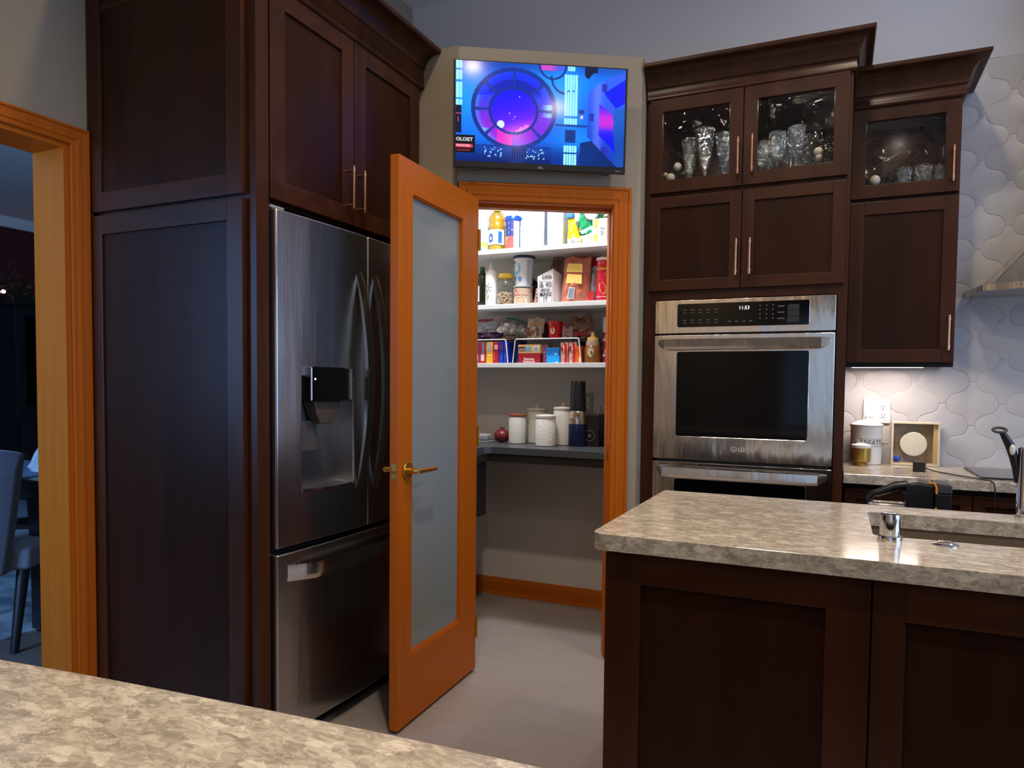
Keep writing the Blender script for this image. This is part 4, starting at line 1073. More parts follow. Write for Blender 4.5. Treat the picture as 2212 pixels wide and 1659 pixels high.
def bent(pts, cx, cy, r, a=-PI / 2):
    bm = nb(); prism(bm, pts, 0, 0.0003)
    for v in bm.verts: v.co = V((v.co.x, v.co.z, -v.co.y))
    return on_cyl(bm, cx, cy, r, 0, a)
obj('label_swoosh', bent([(-0.048, 0.042 + ZT + 0.07), (0.045, ZT + 0.05), (0.045, ZT + 0.078), (-0.02, ZT + 0.098), (-0.048, ZT + 0.118)], x, y, 0.0511), flat((60, 190, 235)), t)
obj('label_badge', bent([(-0.030, ZT + 0.060), (-0.016, ZT + 0.052), (-0.002, ZT + 0.062), (0.0, ZT + 0.092), (-0.016, ZT + 0.108), (-0.032, ZT + 0.092)], x, y, 0.0514), flat((20, 80, 160)), t)
obj('label_panel', bent([(0.030, ZT + 0.05), (0.052, ZT + 0.05), (0.052, ZT + 0.115), (0.030, ZT + 0.115)], x, y, 0.0516), flat((25, 90, 190)), t)
x, y = -1.688, 3.425
t = thing('oat_canister', 'dark blue round canister with a bright blue lid and strawberry picture', 'canister', (x, y, ZT))
obj('body', lathe(nb(), [(0, 0), (0.046, 0), (0.046, 0.172), (0, 0.172)], x, y, ZT, 30), flat((40, 55, 130)), t, smooth=True)
obj('lid', lathe(nb(), [(0.0462, 0.166), (0.048, 0.168), (0.048, 0.186), (0.046, 0.189), (0, 0.187)], x, y, ZT, 30), flat((10, 70, 220), 0.3), t, smooth=True)
obj('label_picture', patch_cyl(x, y, 0.0463, ZT + 0.001, ZT + 0.078, -150, -62, 12), flat((210, 90, 80)), t, smooth=True)
obj('label_bowl', bent([(-0.034 + 0.014 * math.cos(a * PI / 8), ZT + 0.058 + 0.02 * math.sin(a * PI / 8)) for a in range(16)], x, y, 0.0465), flat((235, 215, 190)), t)
obj('label_spoon', bent([(-0.020, ZT + 0.072), (-0.014, ZT + 0.067), (0.018, ZT + 0.110), (0.012, ZT + 0.116)], x, y, 0.0466), flat((235, 230, 230)), t)
obj('label_name', bent([(-0.040, ZT + 0.112), (-0.004, ZT + 0.116), (-0.004, ZT + 0.126), (-0.040, ZT + 0.122)], x, y, 0.0466), flat((235, 235, 240)), t)
obj('label_badge', bent([(-0.042, ZT + 0.140), (-0.006, ZT + 0.142), (-0.004, ZT + 0.156), (-0.036, ZT + 0.156)], x, y, 0.0466), flat((225, 215, 225)), t)
obj('label_panel', bent([(-0.040, ZT + 0.085), (-0.006, ZT + 0.088), (-0.006, ZT + 0.104), (-0.040, ZT + 0.100)], x, y, 0.0466), flat((120, 210, 180)), t)
obj('seam', patch_cyl(x, y, 0.0464, ZT + 0.001, ZT + 0.16, -62, -20, 8), flat((220, 222, 235)), t, smooth=True)
single('small_carton', box(nb(), -0.034, 0.034, -0.03, 0.05, 0, 0.062), flat((244, 244, 246), 0.3), 'small white carton lying on top of the blue canister', 'box', (-1.680, 3.42, ZT + 0.1885), bevel=0.001)
x, y = -1.622, 3.435
t = bottle('supplement_bottle', 'white plastic bottle between the blue canister and the clear containers', 'bottle', x, y, ZT,
   [(0, 0), (0.025, 0), (0.028, 0.004), (0.028, 0.135), (0.024, 0.142), (0, 0.142)], flat((232, 235, 242), 0.3),
   [('cap', lathe(nb(), [(0.0255, 0.138), (0.0255, 0.164), (0, 0.166)], x, y, ZT, 20), WHITE), ('stripe', patch_cyl(x, y, 0.0283, ZT + 0.106, ZT + 0.112, -160, -20), flat((130, 160, 195))), ('stripe', patch_cyl(x, y, 0.0283, ZT + 0.042, ZT + 0.045, -160, -20), flat((130, 160, 195)))])
def clear_bin(x, y, wd, h, fill, label):
    t = thing('storage_container', label, 'container', (x, y, ZT), group='clear tall storage containers')
    obj('body', prism(nb(), [(x - wd / 2 + 0.004, ZT), (x + wd / 2 - 0.004, ZT), (x + wd / 2, ZT + h), (x - wd / 2, ZT + h)], -(y + 0.12), -(y - 0.045)), mat('milky_plastic', (0.62, 0.68, 0.78), 0.25, spec=0.5), t, bevel=0.006)
    obj('lid', box(nb(), x - wd / 2 - 0.003, x + wd / 2 + 0.003, y - 0.048, y + 0.123, ZT + h, ZT + h + 0.018), WHITE, t, bevel=0.003)
    obj('contents', rect_front(x - wd / 2 + 0.008, x + wd / 2 - 0.008, ZT + 0.006, ZT + fill, y - 0.0452, 0.0012), mat('cereal_through_plastic', (0.62, 0.62, 0.68), 0.5, var=((90, 90, 90), 0.5, 3, (0.74, 0.75, 0.80))), t)
clear_bin(-1.540, 3.445, 0.100, 0.225, 0.095, 'left one of the two tall milky storage containers, a third full')
clear_bin(-1.427, 3.445, 0.098, 0.225, 0.135, 'right one of the two tall milky storage containers, over half full')
x, y = -1.316, 3.42
t = thing('yellow_pouch', 'bright yellow pouch with a narrow neck and blue clip, beside the clear containers', 'bag', (x, y, ZT), (0, R(-9), 0))
obj('pouch', pouch(0.080, 0.160, 0.05, neck=0.42, seed=2, crumple=0.003), flat((250, 200, 20), 0.35), t, smooth=True, local=True)
obj('clip', box(nb(), -0.022, 0.018, -0.012, 0.012, 0.156, 0.18), flat((20, 110, 220)), t, local=True, bevel=0.004)
single('white_packet', pouch(0.070, 0.036, 0.03, seed=12, crumple=0.003), flat((225, 232, 240), 0.35), 'small white crumpled packet at the shelf edge before the yellow pouch', 'packet', (-1.300, 3.362, ZT), smooth=True)
x, y = -1.262, 3.47
t = thing('trail_mix_bag', 'large green and clear snack bag with a round logo on the top shelf', 'bag', (x, y, ZT), (R(-3), R(6), R(8)))
obj('bag', pouch(0.135, 0.225, 0.075, seed=5, crumple=0.006), flat((30, 140, 90), 0.22), t, smooth=True, local=True)
def decal(t, name, pts, y, m): return obj(name, prism(nb(), pts, -y, -y + 0.0015), m, t, local=True)
decal(t, 'window', [(-0.045, 0.02), (0.06, 0.015), (0.062, 0.085), (0.02, 0.075), (-0.02, 0.055), (-0.05, 0.05)], -0.041, flat((205, 195, 185), 0.3))
decal(t, 'nuts', [(-0.01, 0.018), (0.045, 0.016), (0.052, 0.05), (0.02, 0.062), (-0.005, 0.04)], -0.0425, mat('mixed_nuts', (0.36, 0.22, 0.14), 0.6, var=((120, 120, 120), 0.4, 3, (0.75, 0.68, 0.60))))
decal(t, 'gloss_band', [(-0.05, 0.075), (0.04, 0.12), (0.062, 0.150), (0.06, 0.10), (0.03, 0.08), (-0.03, 0.062)], -0.042, flat((150, 210, 215), 0.15))
decal(t, 'logo_ring', [(0.005 + 0.044 * math.cos(a * PI / 10), 0.178 + 0.044 * math.sin(a * PI / 10)) for a in range(20)], -0.044, flat((25, 60, 60)))
decal(t, 'logo', [(0.005 + 0.038 * math.cos(a * PI / 10), 0.180 + 0.038 * math.sin(a * PI / 10)) for a in range(20)], -0.0455, flat((225, 240, 250)))
decal(t, 'logo_bar', [(-0.022, 0.186), (0.032, 0.190), (0.032, 0.204), (-0.022, 0.200)], -0.047, flat((150, 100, 150)))
decal(t, 'stamp', [(-0.062, 0.075), (-0.050, 0.07), (-0.042, 0.09), (-0.055, 0.1)], -0.030, flat((190, 100, 60)))
x0, x1 = -1.212, -1.132
t = thing('cracker_box', 'white box with a lime green stripe at the right end of the top shelf', 'box', (-1.172, 3.42, ZT))
obj('carton', box(nb(), x0, x1, 3.40, 3.52, ZT, ZT + 0.135), flat((246, 246, 244)), t, bevel=0.001)
obj('stripe', rect_front(x0 + 0.010, x0 + 0.030, ZT + 0.002, ZT + 0.134, 3.40), flat((170, 225, 60)), t)
obj('stripe_seal', rect_front(x0 + 0.012, x0 + 0.028, ZT + 0.052, ZT + 0.086, 3.3993), flat((200, 235, 180)), t)
bm = text_bm('Eda', 0.030, 'CENTER', 0.0002, shear=0.2); M_ = M4.Translation((x1 - 0.024, 3.3992, ZT + 0.068)) @ M4.Rotation(R(90), 4, 'Y'); on_front(bm, 0, 0, 0, M_); obj('handwriting', bm, flat((40, 40, 40)), t)
t = thing('rice_box', 'tall pale pink box partly hidden by the right door jamb on the top shelf', 'box', (-1.115, 3.44, ZT))
obj('carton', box(nb(), -1.131, -1.085, 3.43, 3.58, ZT, ZT + 0.205), flat((225, 170, 165)), t, bevel=0.001)
obj('panel', rect_front(-1.124, -1.086, ZT + 0.003, ZT + 0.2, 3.43), flat((235, 225, 215)), t)
single('brown_packet', pouch(0.13, 0.19, 0.05, seed=33, crumple=0.006), flat((105, 85, 75), 0.4), 'dull brown packet standing behind the lime striped box', 'packet', (-1.165, 3.575, ZT), smooth=True)

# ---- middle shelf
ZM = SZ[1]
x, y = -1.892, 3.44
t = bottle('wine_bottle', 'dark green glass bottle with a white label at the left of the middle shelf', 'bottle', x, y, ZM,
   [(0, 0), (0.026, 0), (0.0275, 0.003), (0.0275, 0.16), (0.022, 0.185), (0.013, 0.20), (0.013, 0.222), (0, 0.222)], mat('dark_bottle', (0.006, 0.010, 0.005), 0.12),
   [('cap', lathe(nb(), [(0.0140, 0.205), (0.0140, 0.230), (0, 0.230)], x, y, ZM, 18), flat((20, 100, 65))), ('label', patch_cyl(x, y, 0.0278, ZM + 0.03, ZM + 0.12, -175, -95), flat((225, 228, 235)))])
x, y = -1.8245, 3.425
t = bottle('spray_bottle', 'white aerosol bottle with a black sun drawing and green leaf print', 'bottle', x, y, ZM,
   [(0, 0), (0.033, 0), (0.0345, 0.004), (0.0345, 0.172), (0.031, 0.192), (0.022, 0.204), (0.017, 0.207), (0, 0.207)], flat((240, 242, 245), 0.28),
   [('nozzle', lathe(nb(), [(0.0170, 0.205), (0.0165, 0.222), (0.012, 0.224), (0.0115, 0.246), (0, 0.247)], x, y, ZM, 18), flat((205, 205, 218)))])
bm = nb()
for k in range(7):
    a = 2 * PI * k / 7 + 0.3
    c0, s0 = math.cos(a), math.sin(a)
    merge(bm, bent([(-0.010 + 0.017 * c0 - 0.0016 * s0, ZM + 0.100 + 0.017 * s0 + 0.0016 * c0), (-0.010 + 0.030 * c0 - 0.0016 * s0, ZM + 0.100 + 0.030 * s0 + 0.0016 * c0), (-0.010 + 0.030 * c0 + 0.0016 * s0, ZM + 0.100 + 0.030 * s0 - 0.0016 * c0), (-0.010 + 0.017 * c0 + 0.0016 * s0, ZM + 0.100 + 0.017 * s0 - 0.0016 * c0)], x, y, 0.0347))
for k in range(16):
    a, b_ = 2 * PI * k / 16, 2 * PI * (k + 1) / 16
    merge(bm, bent([(-0.010 + q * math.cos(w_), ZM + 0.100 + q * math.sin(w_)) for q, w_ in ((0.013, a), (0.013, b_), (0.0105, b_), (0.0105, a))], x, y, 0.0347))
obj('sun_drawing', bm, flat((25, 25, 28)), t)
obj('leaf_print', bent([(-0.032, ZM + 0.030), (-0.012, ZM + 0.032), (0.002, ZM + 0.05), (0.0, ZM + 0.066), (-0.022, ZM + 0.068), (-0.033, ZM + 0.056)], x, y, 0.0347), flat((110, 165, 45)), t)
x, y = -1.7465, 3.45
t = thing('pistachio_jar', 'clear glass jar half full of pistachios with a yellow lid', 'jar', (x, y, ZM))
JP = [(0, 0.0), (0.049, 0.0), (0.0525, 0.004), (0.0525, 0.115), (0.050, 0.130), (0.043, 0.143), (0.0395, 0.148), (0.0395, 0.165)]
obj('glass', lathe(nb(), JP, x, y, ZM, 32), JARGLASS, t, smooth=True)
obj('lid', lathe(nb(), [(0.0405, 0.158), (0.042, 0.160), (0.042, 0.180), (0.040, 0.183), (0, 0.183)], x, y, ZM, 32), flat((245, 210, 70), 0.3), t, smooth=True)
rn = random.Random(3); bm = nb()
for k in range(150):
    a = rn.uniform(-PI, 0.15) if k < 110 else rn.uniform(-PI, PI); hgt = 0.008 + 0.066 * rn.random()
    rad = 0.042 if k < 110 else 0.042 * math.sqrt(rn.random())
    if k >= 110: hgt = 0.070 + 0.008 * rn.random()
    b2 = nb(); ball(b2, (0, 0, 0), 0.0075, 1.0, 0.75, 0.72, 8, 5)
    b2.transform(M4.Translation((x + rad * math.cos(a), y + rad * math.sin(a), ZM + hgt)) @ M4.Rotation(rn.uniform(0, 6.3), 4, 'Z') @ M4.Rotation(rn.uniform(-0.7, 0.7), 4, 'X')); merge(bm, b2)
nuts = obj('pistachios', bm, mat('pistachio_shell', (0.50, 0.34, 0.22), 0.55, var=((160, 160, 160), 0.5, 2, (0.68, 0.52, 0.38))), t, smooth=True); nuts['kind'] = 'stuff'
obj('pistachio_core', lathe(nb(), [(0, 0.003), (0.040, 0.003), (0.040, 0.068), (0, 0.070)], x, y, ZM, 20), flat((150, 110, 80)), t, smooth=True)
x, y = -1.638, 3.455
t = thing('fried_onion_can', 'round cardboard can of fried onions with a red banner, under the white tub', 'can', (x, y, ZM))
obj('body', lathe(nb(), [(0, 0), (0.054, 0), (0.0545, 0.002), (0.0545, 0.100), (0.0555, 0.103), (0.0555, 0.108), (0, 0.108)], x, y, ZM, 36), flat((215, 185, 165)), t, smooth=True)
obj('rim', lathe(nb(), [(0.0556, 0.101), (0.057, 0.103), (0.057, 0.1085), (0, 0.109)], x, y, ZM, 36), flat((200, 205, 205), 0.3), t, smooth=True)
obj('label_panel', patch_cyl(x, y, 0.0547, ZM + 0.070, ZM + 0.1, -165, -125, 8), flat((175, 180, 172)), t, smooth=True)
obj('label_band', patch_cyl(x, y, 0.0549, ZM + 0.095, ZM + 0.1005, -165, -15, 14), flat((35, 75, 50)), t, smooth=True)
obj('label_banner', bent([(-0.035, ZM + 0.067), (-0.005, ZM + 0.068), (0.018, ZM + 0.078), (0.050, ZM + 0.088), (0.052, ZM + 0.097), (-0.022, ZM + 0.093)], x, y, 0.0551), flat((215, 30, 50)), t)
b = text_bm('French Fried Onions', 0.0125, 'CENTER', 0.0002, shear=0.15); on_cyl(b, x, y, 0.0551, ZM + 0.056); obj('lettering', b, flat((185, 50, 45)), t)
obj('label_bowl', bent([(0.004 + 0.040 * math.cos(a * PI / 10), ZM + 0.024 + 0.022 * math.sin(a * PI / 10)) for a in range(20)], x, y, 0.0550), flat((240, 240, 238)), t)
obj('label_onions', bent([(0.002 + 0.032 * math.cos(a * PI / 10), ZM + 0.025 + 0.017 * math.sin(a * PI / 10)) for a in range(20)], x, y, 0.0552), mat('fried_onion_print', (0.50, 0.27, 0.09), 0.6, var=((170, 170, 170), 0.4, 3, (0.72, 0.48, 0.20))), t)
zt = ZM + 0.1095
t = thing('white_tub', 'white and blue tapered tub with a dark lid, stacked on the onion can', 'tub', (x + 0.004, y, zt))
x += 0.004
obj('body', lathe(nb(), [(0, 0), (0.046, 0), (0.047, 0.003), (0.0575, 0.142), (0.060, 0.146), (0.060, 0.152), (0, 0.152)], x, y, zt, 36), flat((232, 238, 248), 0.3), t, smooth=True)
obj('lid', lathe(nb(), [(0.0602, 0.150), (0.0612, 0.151), (0.0612, 0.160), (0.058, 0.1615), (0, 0.161)], x, y, zt, 36), flat((20, 45, 95), 0.3), t, smooth=True)
for nm, cx, cz_, ra, rb_, col in (('print', -0.022, 0.094, 0.026, 0.036, (120, 195, 235)), ('print', -0.024, 0.092, 0.017, 0.016, (225, 238, 248)), ('print', -0.040, 0.128, 0.008, 0.008, (40, 95, 170)), ('print', -0.002, 0.038, 0.012, 0.012, (70, 120, 200)), ('print', -0.035, 0.040, 0.006, 0.012, (60, 90, 150))):
    obj(nm, bent([(cx + ra * math.cos(a * PI / 8), zt + cz_ + rb_ * math.sin(a * PI / 8)) for a in range(16)], x, y, 0.0492 + cz_ * 0.075 + (0.0008 if ra < 0.02 else 0.0)), flat(col), t)
bm = nb(); lathe(bm, [(0.0475, 0.004), (0.0580, 0.141)], x, y, zt, 6, R(-48), R(-28)); obj('print_panel', bm, flat((170, 190, 215)), t, smooth=True)
x, y = -1.575, 3.50
t = thing('black_bag', 'glossy black snack bag behind the onion can', 'bag', (x, y, ZM), (0, R(4), 0))
obj('bag', pouch(0.090, 0.150, 0.06, seed=21, crumple=0.007), mat('black_foil', (0.012, 0.012, 0.014), 0.18), t, smooth=True, local=True)
decal(t, 'print', [(-0.03, 0.012), (0.0, 0.012), (0.0, 0.035), (-0.03, 0.035)], -0.034, flat((120, 40, 35)))
single('sausage_pack', pouch(0.03, 0.085, 0.024, seed=22, crumple=0.004), flat((190, 150, 135), 0.3), 'narrow pinkish packet leaning on the left of the flour bag', 'packet', (-1.538, 3.415, ZM), (0, R(8), 0), smooth=True)
x, y = -1.474, 3.43
t = thing('flour_bag', 'white printed paper bag folded at the top, in the middle of the middle shelf', 'bag', (x, y, ZM))
bm = nb()
ft = [(-0.058, 0), (0.054, 0), (0.054, 0.190), (-0.052, 0.150)]
fv = [bm.verts.new((x + p[0], y - 0.032, ZM + p[1])) for p in ((-0.046, 0), (0.042, 0), (0.040, 0.190), (-0.052, 0.150))]
bv = [bm.verts.new((x + p[0], y + 0.035, ZM + p[1])) for p in ((-0.040, 0), (0.068, 0), (0.066, 0.165), (-0.030, 0.170))]
bm.faces.new(fv); bm.faces.new(bv[::-1])
for i in range(4): bm.faces.new((fv[i], bv[i], bv[(i + 1) % 4], fv[(i + 1) % 4]))
bmesh.ops.recalc_face_normals(bm, faces=bm.faces[:]); bmesh.ops.subdivide_edges(bm, edges=bm.edges[:], cuts=3, use_grid_fill=True)
rn = random.Random(8)
for v in bm.verts:
    if v.co.z > ZM + 0.001: v.co += V((rn.uniform(-1, 1), rn.uniform(-0.4, 0.6), 0)) * 0.0016
obj('paper', bm, flat((222, 220, 222), 0.7), t, smooth=True)
bm = nb()
for u0, u1, v0, v1 in ((-0.040, 0.036, 0.124, 0.1255), (-0.040, 0.036, 0.010, 0.0115), (-0.040, -0.0385, 0.0115, 0.124), (0.0345, 0.036, 0.0115, 0.124), (-0.036, 0.030, 0.086, 0.087), (-0.036, 0.030, 0.066, 0.067)):
    box(bm, x + u0, x + u1, y - 0.0350, y - 0.0344, ZM + v0, ZM + v1)
obj('printed_frame', bm, flat((90, 88, 92)), t)
for s_, sz_, u, v in (('Little', 0.028, 0.004, 0.147), ('& 40', 0.036, -0.002, 0.105), ('MEND', 0.020, -0.002, 0.076), ('MAKE', 0.026, -0.002, 0.052), ('IT', 0.032, -0.002, 0.026)):
    b = text_bm(s_, sz_, 'CENTER', 0.0002, True, 0.2 if s_ == 'Little' else 0); on_front(b, x + u, y - 0.0350, ZM + v); obj('lettering', b, flat((110, 106, 112) if s_ != 'MAKE' else (60, 58, 62)), t)
single('brown_paper_bag', pouch(0.115, 0.285, 0.06, seed=41, crumple=0.006, neck=0.5), flat((120, 92, 78), 0.8), 'crumpled brown paper bag rising behind the white flour bag', 'bag', (-1.490, 3.525, ZM), (0, R(7), 0), smooth=True)
single('red_bag', pouch(0.215, 0.275, 0.09, seed=42, crumple=0.004), flat((165, 12, 22), 0.4), 'big bright red bag behind the terracotta pouch', 'bag', (-1.325, 3.565, ZM), smooth=True)
x, y = -1.322, 3.45
t = thing('lentil_pouch', 'plump terracotta coloured pouch with two yellow labels', 'bag', (x, y, ZM), (0, R(3), R(4)))
obj('pouch', pouch(0.160, 0.250, 0.095, nx=20, nz=22, seed=6, crumple=0.0035, neck=0.92), flat((188, 108, 88), 0.3), t, smooth=True, local=True)
for v0, v1 in ((0.165, 0.208), (0.105, 0.152)):
    decal(t, 'label', [(-0.045, v0), (0.044, v0 - 0.002), (0.042, v1), (-0.040, v1 + 0.002)], -0.0505, flat((235, 200, 110)))
decal(t, 'label_rule', [(-0.043, 0.157), (0.043, 0.155), (0.043, 0.159), (-0.042, 0.161)], -0.0507, flat((190, 60, 45)))
decal(t, 'barcode', [(-0.032, 0.022), (0.004, 0.022), (0.008, 0.082), (-0.026, 0.084)], -0.0520, flat((225, 225, 230)))
for k in range(5): decal(t, 'barcode_line', [(-0.027 + 0.0058 * k, 0.026), (-0.0235 + 0.0058 * k, 0.026), (-0.0195 + 0.0058 * k, 0.079), (-0.023 + 0.0058 * k, 0.079)], -0.0533, flat((105, 118, 140)))
t = thing('silver_packet', 'silver and red packet tucked between the terracotta pouch and the red chips can', 'packet', (-1.235, 3.475, ZM), (0, R(5), R(-14)))
obj('packet', pouch(0.066, 0.200, 0.05, seed=9, crumple=0.004), flat((150, 152, 160), 0.25), t, smooth=True, local=True)
decal(t, 'red_band', [(-0.028, 0.015), (0.026, 0.015), (0.028, 0.065), (-0.028, 0.068)], -0.0295, flat((190, 20, 28)))
single('green_packet', pouch(0.05, 0.14, 0.03, seed=14, crumple=0.004), flat((70, 130, 75), 0.35), 'green packet showing behind the red chips can', 'packet', (-1.205, 3.53, ZM), smooth=True)
x, y = -1.159, 3.44
t = thing('chips_can', 'tall red chips can with a white lid at the right end of the middle shelf', 'can', (x, y, ZM))
obj('body', lathe(nb(), [(0, 0), (0.0375, 0), (0.038, 0.002), (0.038, 0.222), (0, 0.222)], x, y, ZM, 32), flat((200, 25, 48), 0.3), t, smooth=True)
obj('lid', lathe(nb(), [(0.0382, 0.220), (0.0405, 0.222), (0.0405, 0.233), (0.038, 0.236), (0, 0.235)], x, y, ZM, 32), flat((240, 240, 242), 0.3), t, smooth=True)
b = text_bm('Stackers', 0.020, 'CENTER', 0.0002, True); on_cyl(b, x, y, 0.0382, ZM + 0.176, R(-93)); obj('lettering', b, flat((250, 215, 70)), t)
b = text_bm('POTATO CRISPS', 0.0088, 'CENTER', 0.0002, True); on_cyl(b, x, y, 0.0382, ZM + 0.028, R(-93)); obj('lettering', b, flat((240, 225, 225)), t)
obj('logo_oval', bent([(0.015 * math.cos(a * PI / 8) - 0.002, ZM + 0.206 + 0.006 * math.sin(a * PI / 8)) for a in range(16)], x, y, 0.0381), flat((235, 225, 235)), t)
obj('label_panel', bent([(-0.024, ZM + 0.140), (0.020, ZM + 0.140), (0.020, ZM + 0.155), (-0.024, ZM + 0.155)], x, y, 0.0381), flat((225, 190, 205)), t)
obj('chip_print', bent([(0.006 + 0.019 * math.cos(a * PI / 10) - 0.006 * math.sin(a * PI / 10), ZM + 0.074 + 0.033 * math.sin(a * PI / 10)) for a in range(20)], x, y, 0.0382), flat((220, 170, 95)), t)
obj('dark_print', bent([(-0.013 + 0.011 * math.cos(a * PI / 8), ZM + 0.106 + 0.009 * math.sin(a * PI / 8)) for a in range(16)], x, y, 0.0381), flat((45, 25, 25)), t)

# ---- lowest shelf: two white wire risers with packets under and on them
ZL = SZ[2]
def riser(x0, x1, label):
    t = thing('wire_riser', label, 'rack', ((x0 + x1) / 2, 3.46, ZL), group='white wire risers')
    zt_ = ZL + 0.131
    for y_ in (3.362, 3.56):
        bm = nb(); tube(bm, [(x0 - 0.006, y_, ZL + 0.003), (x0 + 0.008, y_, zt_ - 0.008), (x0 + 0.016, y_, zt_), (x1 - 0.016, y_, zt_), (x1 - 0.008, y_, zt_ - 0.008), (x1 + 0.006, y_, ZL + 0.003)], 0.0032, 8)
        obj('leg_frame', bm, WHITE, t, smooth=True)
    n = max(4, int((x1 - x0) / 0.02)); bm = nb()
    for i in range(n + 1):
        xx = x0 + 0.016 + (x1 - x0 - 0.032) * i / n; tube(bm, [(xx, 3.362, zt_ + 0.0022), (xx, 3.56, zt_ + 0.0022)], 0.0014, 6)
    obj('grid', bm, WHITE, t, smooth=True)
    return t
riser(-1.985, -1.690, 'left one of the two white wire risers on the lowest shelf')
riser(-1.648, -1.258, 'right one of the two white wire risers on the lowest shelf')
ZR = ZL + 0.131 + 0.0036
def carton(name, label, x0, x1, z0, z1, y, col, d=0.16, decs=(), group=None):
    t = thing(name, label, 'box', ((x0 + x1) / 2, y, z0), group=group)
    obj('carton', box(nb(), x0, x1, y, y + d, z0, z1), flat(col), t, bevel=0.0008)
    for i, (a, b_, c, e, k) in enumerate(decs): obj('print', rect_front(x0 + a, x0 + b_, z0 + c, z0 + e, y - 0.0003 * i), flat(k), t)
    return t
carton('food_box', 'slim mauve box at the far left under the left wire riser', -1.925, -1.882, ZL, ZL + 0.118, 3.385, (110, 90, 125), decs=[(0.018, 0.040, 0.016, 0.05, (225, 205, 215))])
carton('food_box', 'red box with a blue stripe, second from the left under the left riser', -1.880, -1.837, ZL, ZL + 0.120, 3.385, (185, 15, 30), decs=[(0.020, 0.036, 0.052, 0.118, (90, 130, 180)), (0.014, 0.036, 0.014, 0.050, (235, 205, 215))])
carton('food_box', 'yellow box with a grey oval under the left riser', -1.833, -1.791, ZL, ZL + 0.120, 3.385, (240, 175, 40), decs=[(0.008, 0.034, 0.064, 0.116, (185, 180, 165)), (0.012, 0.036, 0.040, 0.048, (250, 215, 140))])
carton('food_box', 'narrow red box between the yellow and the blue boxes under the riser', -1.788, -1.756, ZL, ZL + 0.119, 3.385, (180, 15, 35), decs=[(0.008, 0.028, 0.078, 0.104, (220, 175, 185)), (0.006, 0.010, 0.015, 0.065, (220, 110, 110))])
carton('food_box', 'left one of the two dark blue boxes under the left riser', -1.753, -1.722, ZL, ZL + 0.120, 3.385, (10, 40, 170), decs=[(0.006, 0.024, 0.076, 0.104, (110, 40, 90)), (0.014, 0.018, 0.008, 0.05, (70, 120, 220))])
carton('food_box', 'right one of the two dark blue boxes under the left riser', -1.7195, -1.697, ZL, ZL + 0.120, 3.385, (12, 45, 160), decs=[(0.010, 0.020, 0.074, 0.104, (120, 50, 70)), (0.004, 0.008, 0.01, 0.055, (60, 110, 215))])
single('food_box', box(nb(), -0.0135, 0.0135, 0, 0.10, 0, 0.136), flat((10, 35, 105)), 'blue box standing behind the gap between the two wire risers', 'box', (-1.6695, 3.45, ZL), bevel=0.0008)
t = carton('cracker_jack_box', 'tan snack box lying on the red box under the right riser', -1.632, -1.497, ZL + 0.0545, ZL + 0.102, 3.385, (205, 165, 110), decs=[(0.004, 0.044, 0.012, 0.036, (80, 35, 40)), (0.046, 0.072, 0.013, 0.038, (110, 175, 225)), (0.090, 0.126, 0.009, 0.038, (225, 222, 212)), (0.098, 0.120, 0.012, 0.034, (150, 175, 190))])
b = text_bm('JACK', 0.0155, 'CENTER', 0.0003, True); on_front(b, -1.607, 3.3838, ZL + 0.0545 + 0.020); obj('lettering', b, flat((235, 225, 215)), t)
t = carton('popcorn_box', 'dark red box with white lettering under the tan box', -1.632, -1.500, ZL, ZL + 0.0535, 3.385, (150, 15, 30))
for s_, z_, sz_ in (('Extreme', 0.023, 0.018), ('TRUFFLE MIX', 0.008, 0.0125)):
    b = text_bm(s_, sz_, 'CENTER', 0.0003, True); on_front(b, -1.566, 3.3846, ZL + z_); obj('lettering', b, flat((240, 225, 225)), t)
single('pink_packet', pouch(0.034, 0.100, 0.02, seed=50, crumple=0.003), flat((165, 95, 125), 0.4), 'slim dusky pink packet left of the two blue boxes under the right riser', 'packet', (-1.480, 3.42, ZL), smooth=True)
carton('blue_box', 'upper of the two small bright blue boxes under the right riser', -1.4655, -1.391, ZL + 0.0425, ZL + 0.084, 3.385, (15, 125, 215), decs=[(0.050, 0.068, 0.004, 0.009, (190, 220, 245))], group='small bright blue boxes')
carton('blue_box', 'lower of the two small bright blue boxes under the right riser', -1.460, -1.387, ZL, ZL + 0.042, 3.385, (20, 160, 240), decs=[(0.050, 0.068, 0.002, 0.007, (190, 220, 245))], group='small bright blue boxes')
def wafer(x, label, seed):
    t = thing('wafer_packet', label, 'packet', (x, 3.41, ZL), group='pink and red wafer packets')
    obj('packet', pouch(0.044, 0.112, 0.04, seed=seed, crumple=0.0025), flat((230, 175, 160), 0.35), t, smooth=True, local=True)
    decal(t, 'side_print', [(0.008, 0.004), (0.021, 0.004), (0.020, 0.105), (0.006, 0.105)], -0.0185, flat((190, 20, 40)))
    decal(t, 'oval_print', [(-0.007 + 0.008 * math.cos(a * PI / 8), 0.078 + 0.015 * math.sin(a * PI / 8)) for a in range(16)], -0.0225, flat((150, 50, 60)))
wafer(-1.366, 'left one of the two pink and red wafer packets', 51); wafer(-1.318, 'right one of the two pink and red wafer packets', 52)
carton('orange_box', 'narrow orange box right of the wafer packets under the right riser', -1.294, -1.266, ZL, ZL + 0.092, 3.385, (225, 95, 25), decs=[(0.022, 0.0275, 0.004, 0.035, (235, 225, 215)), (0.022, 0.0275, 0.065, 0.09, (235, 225, 215))])
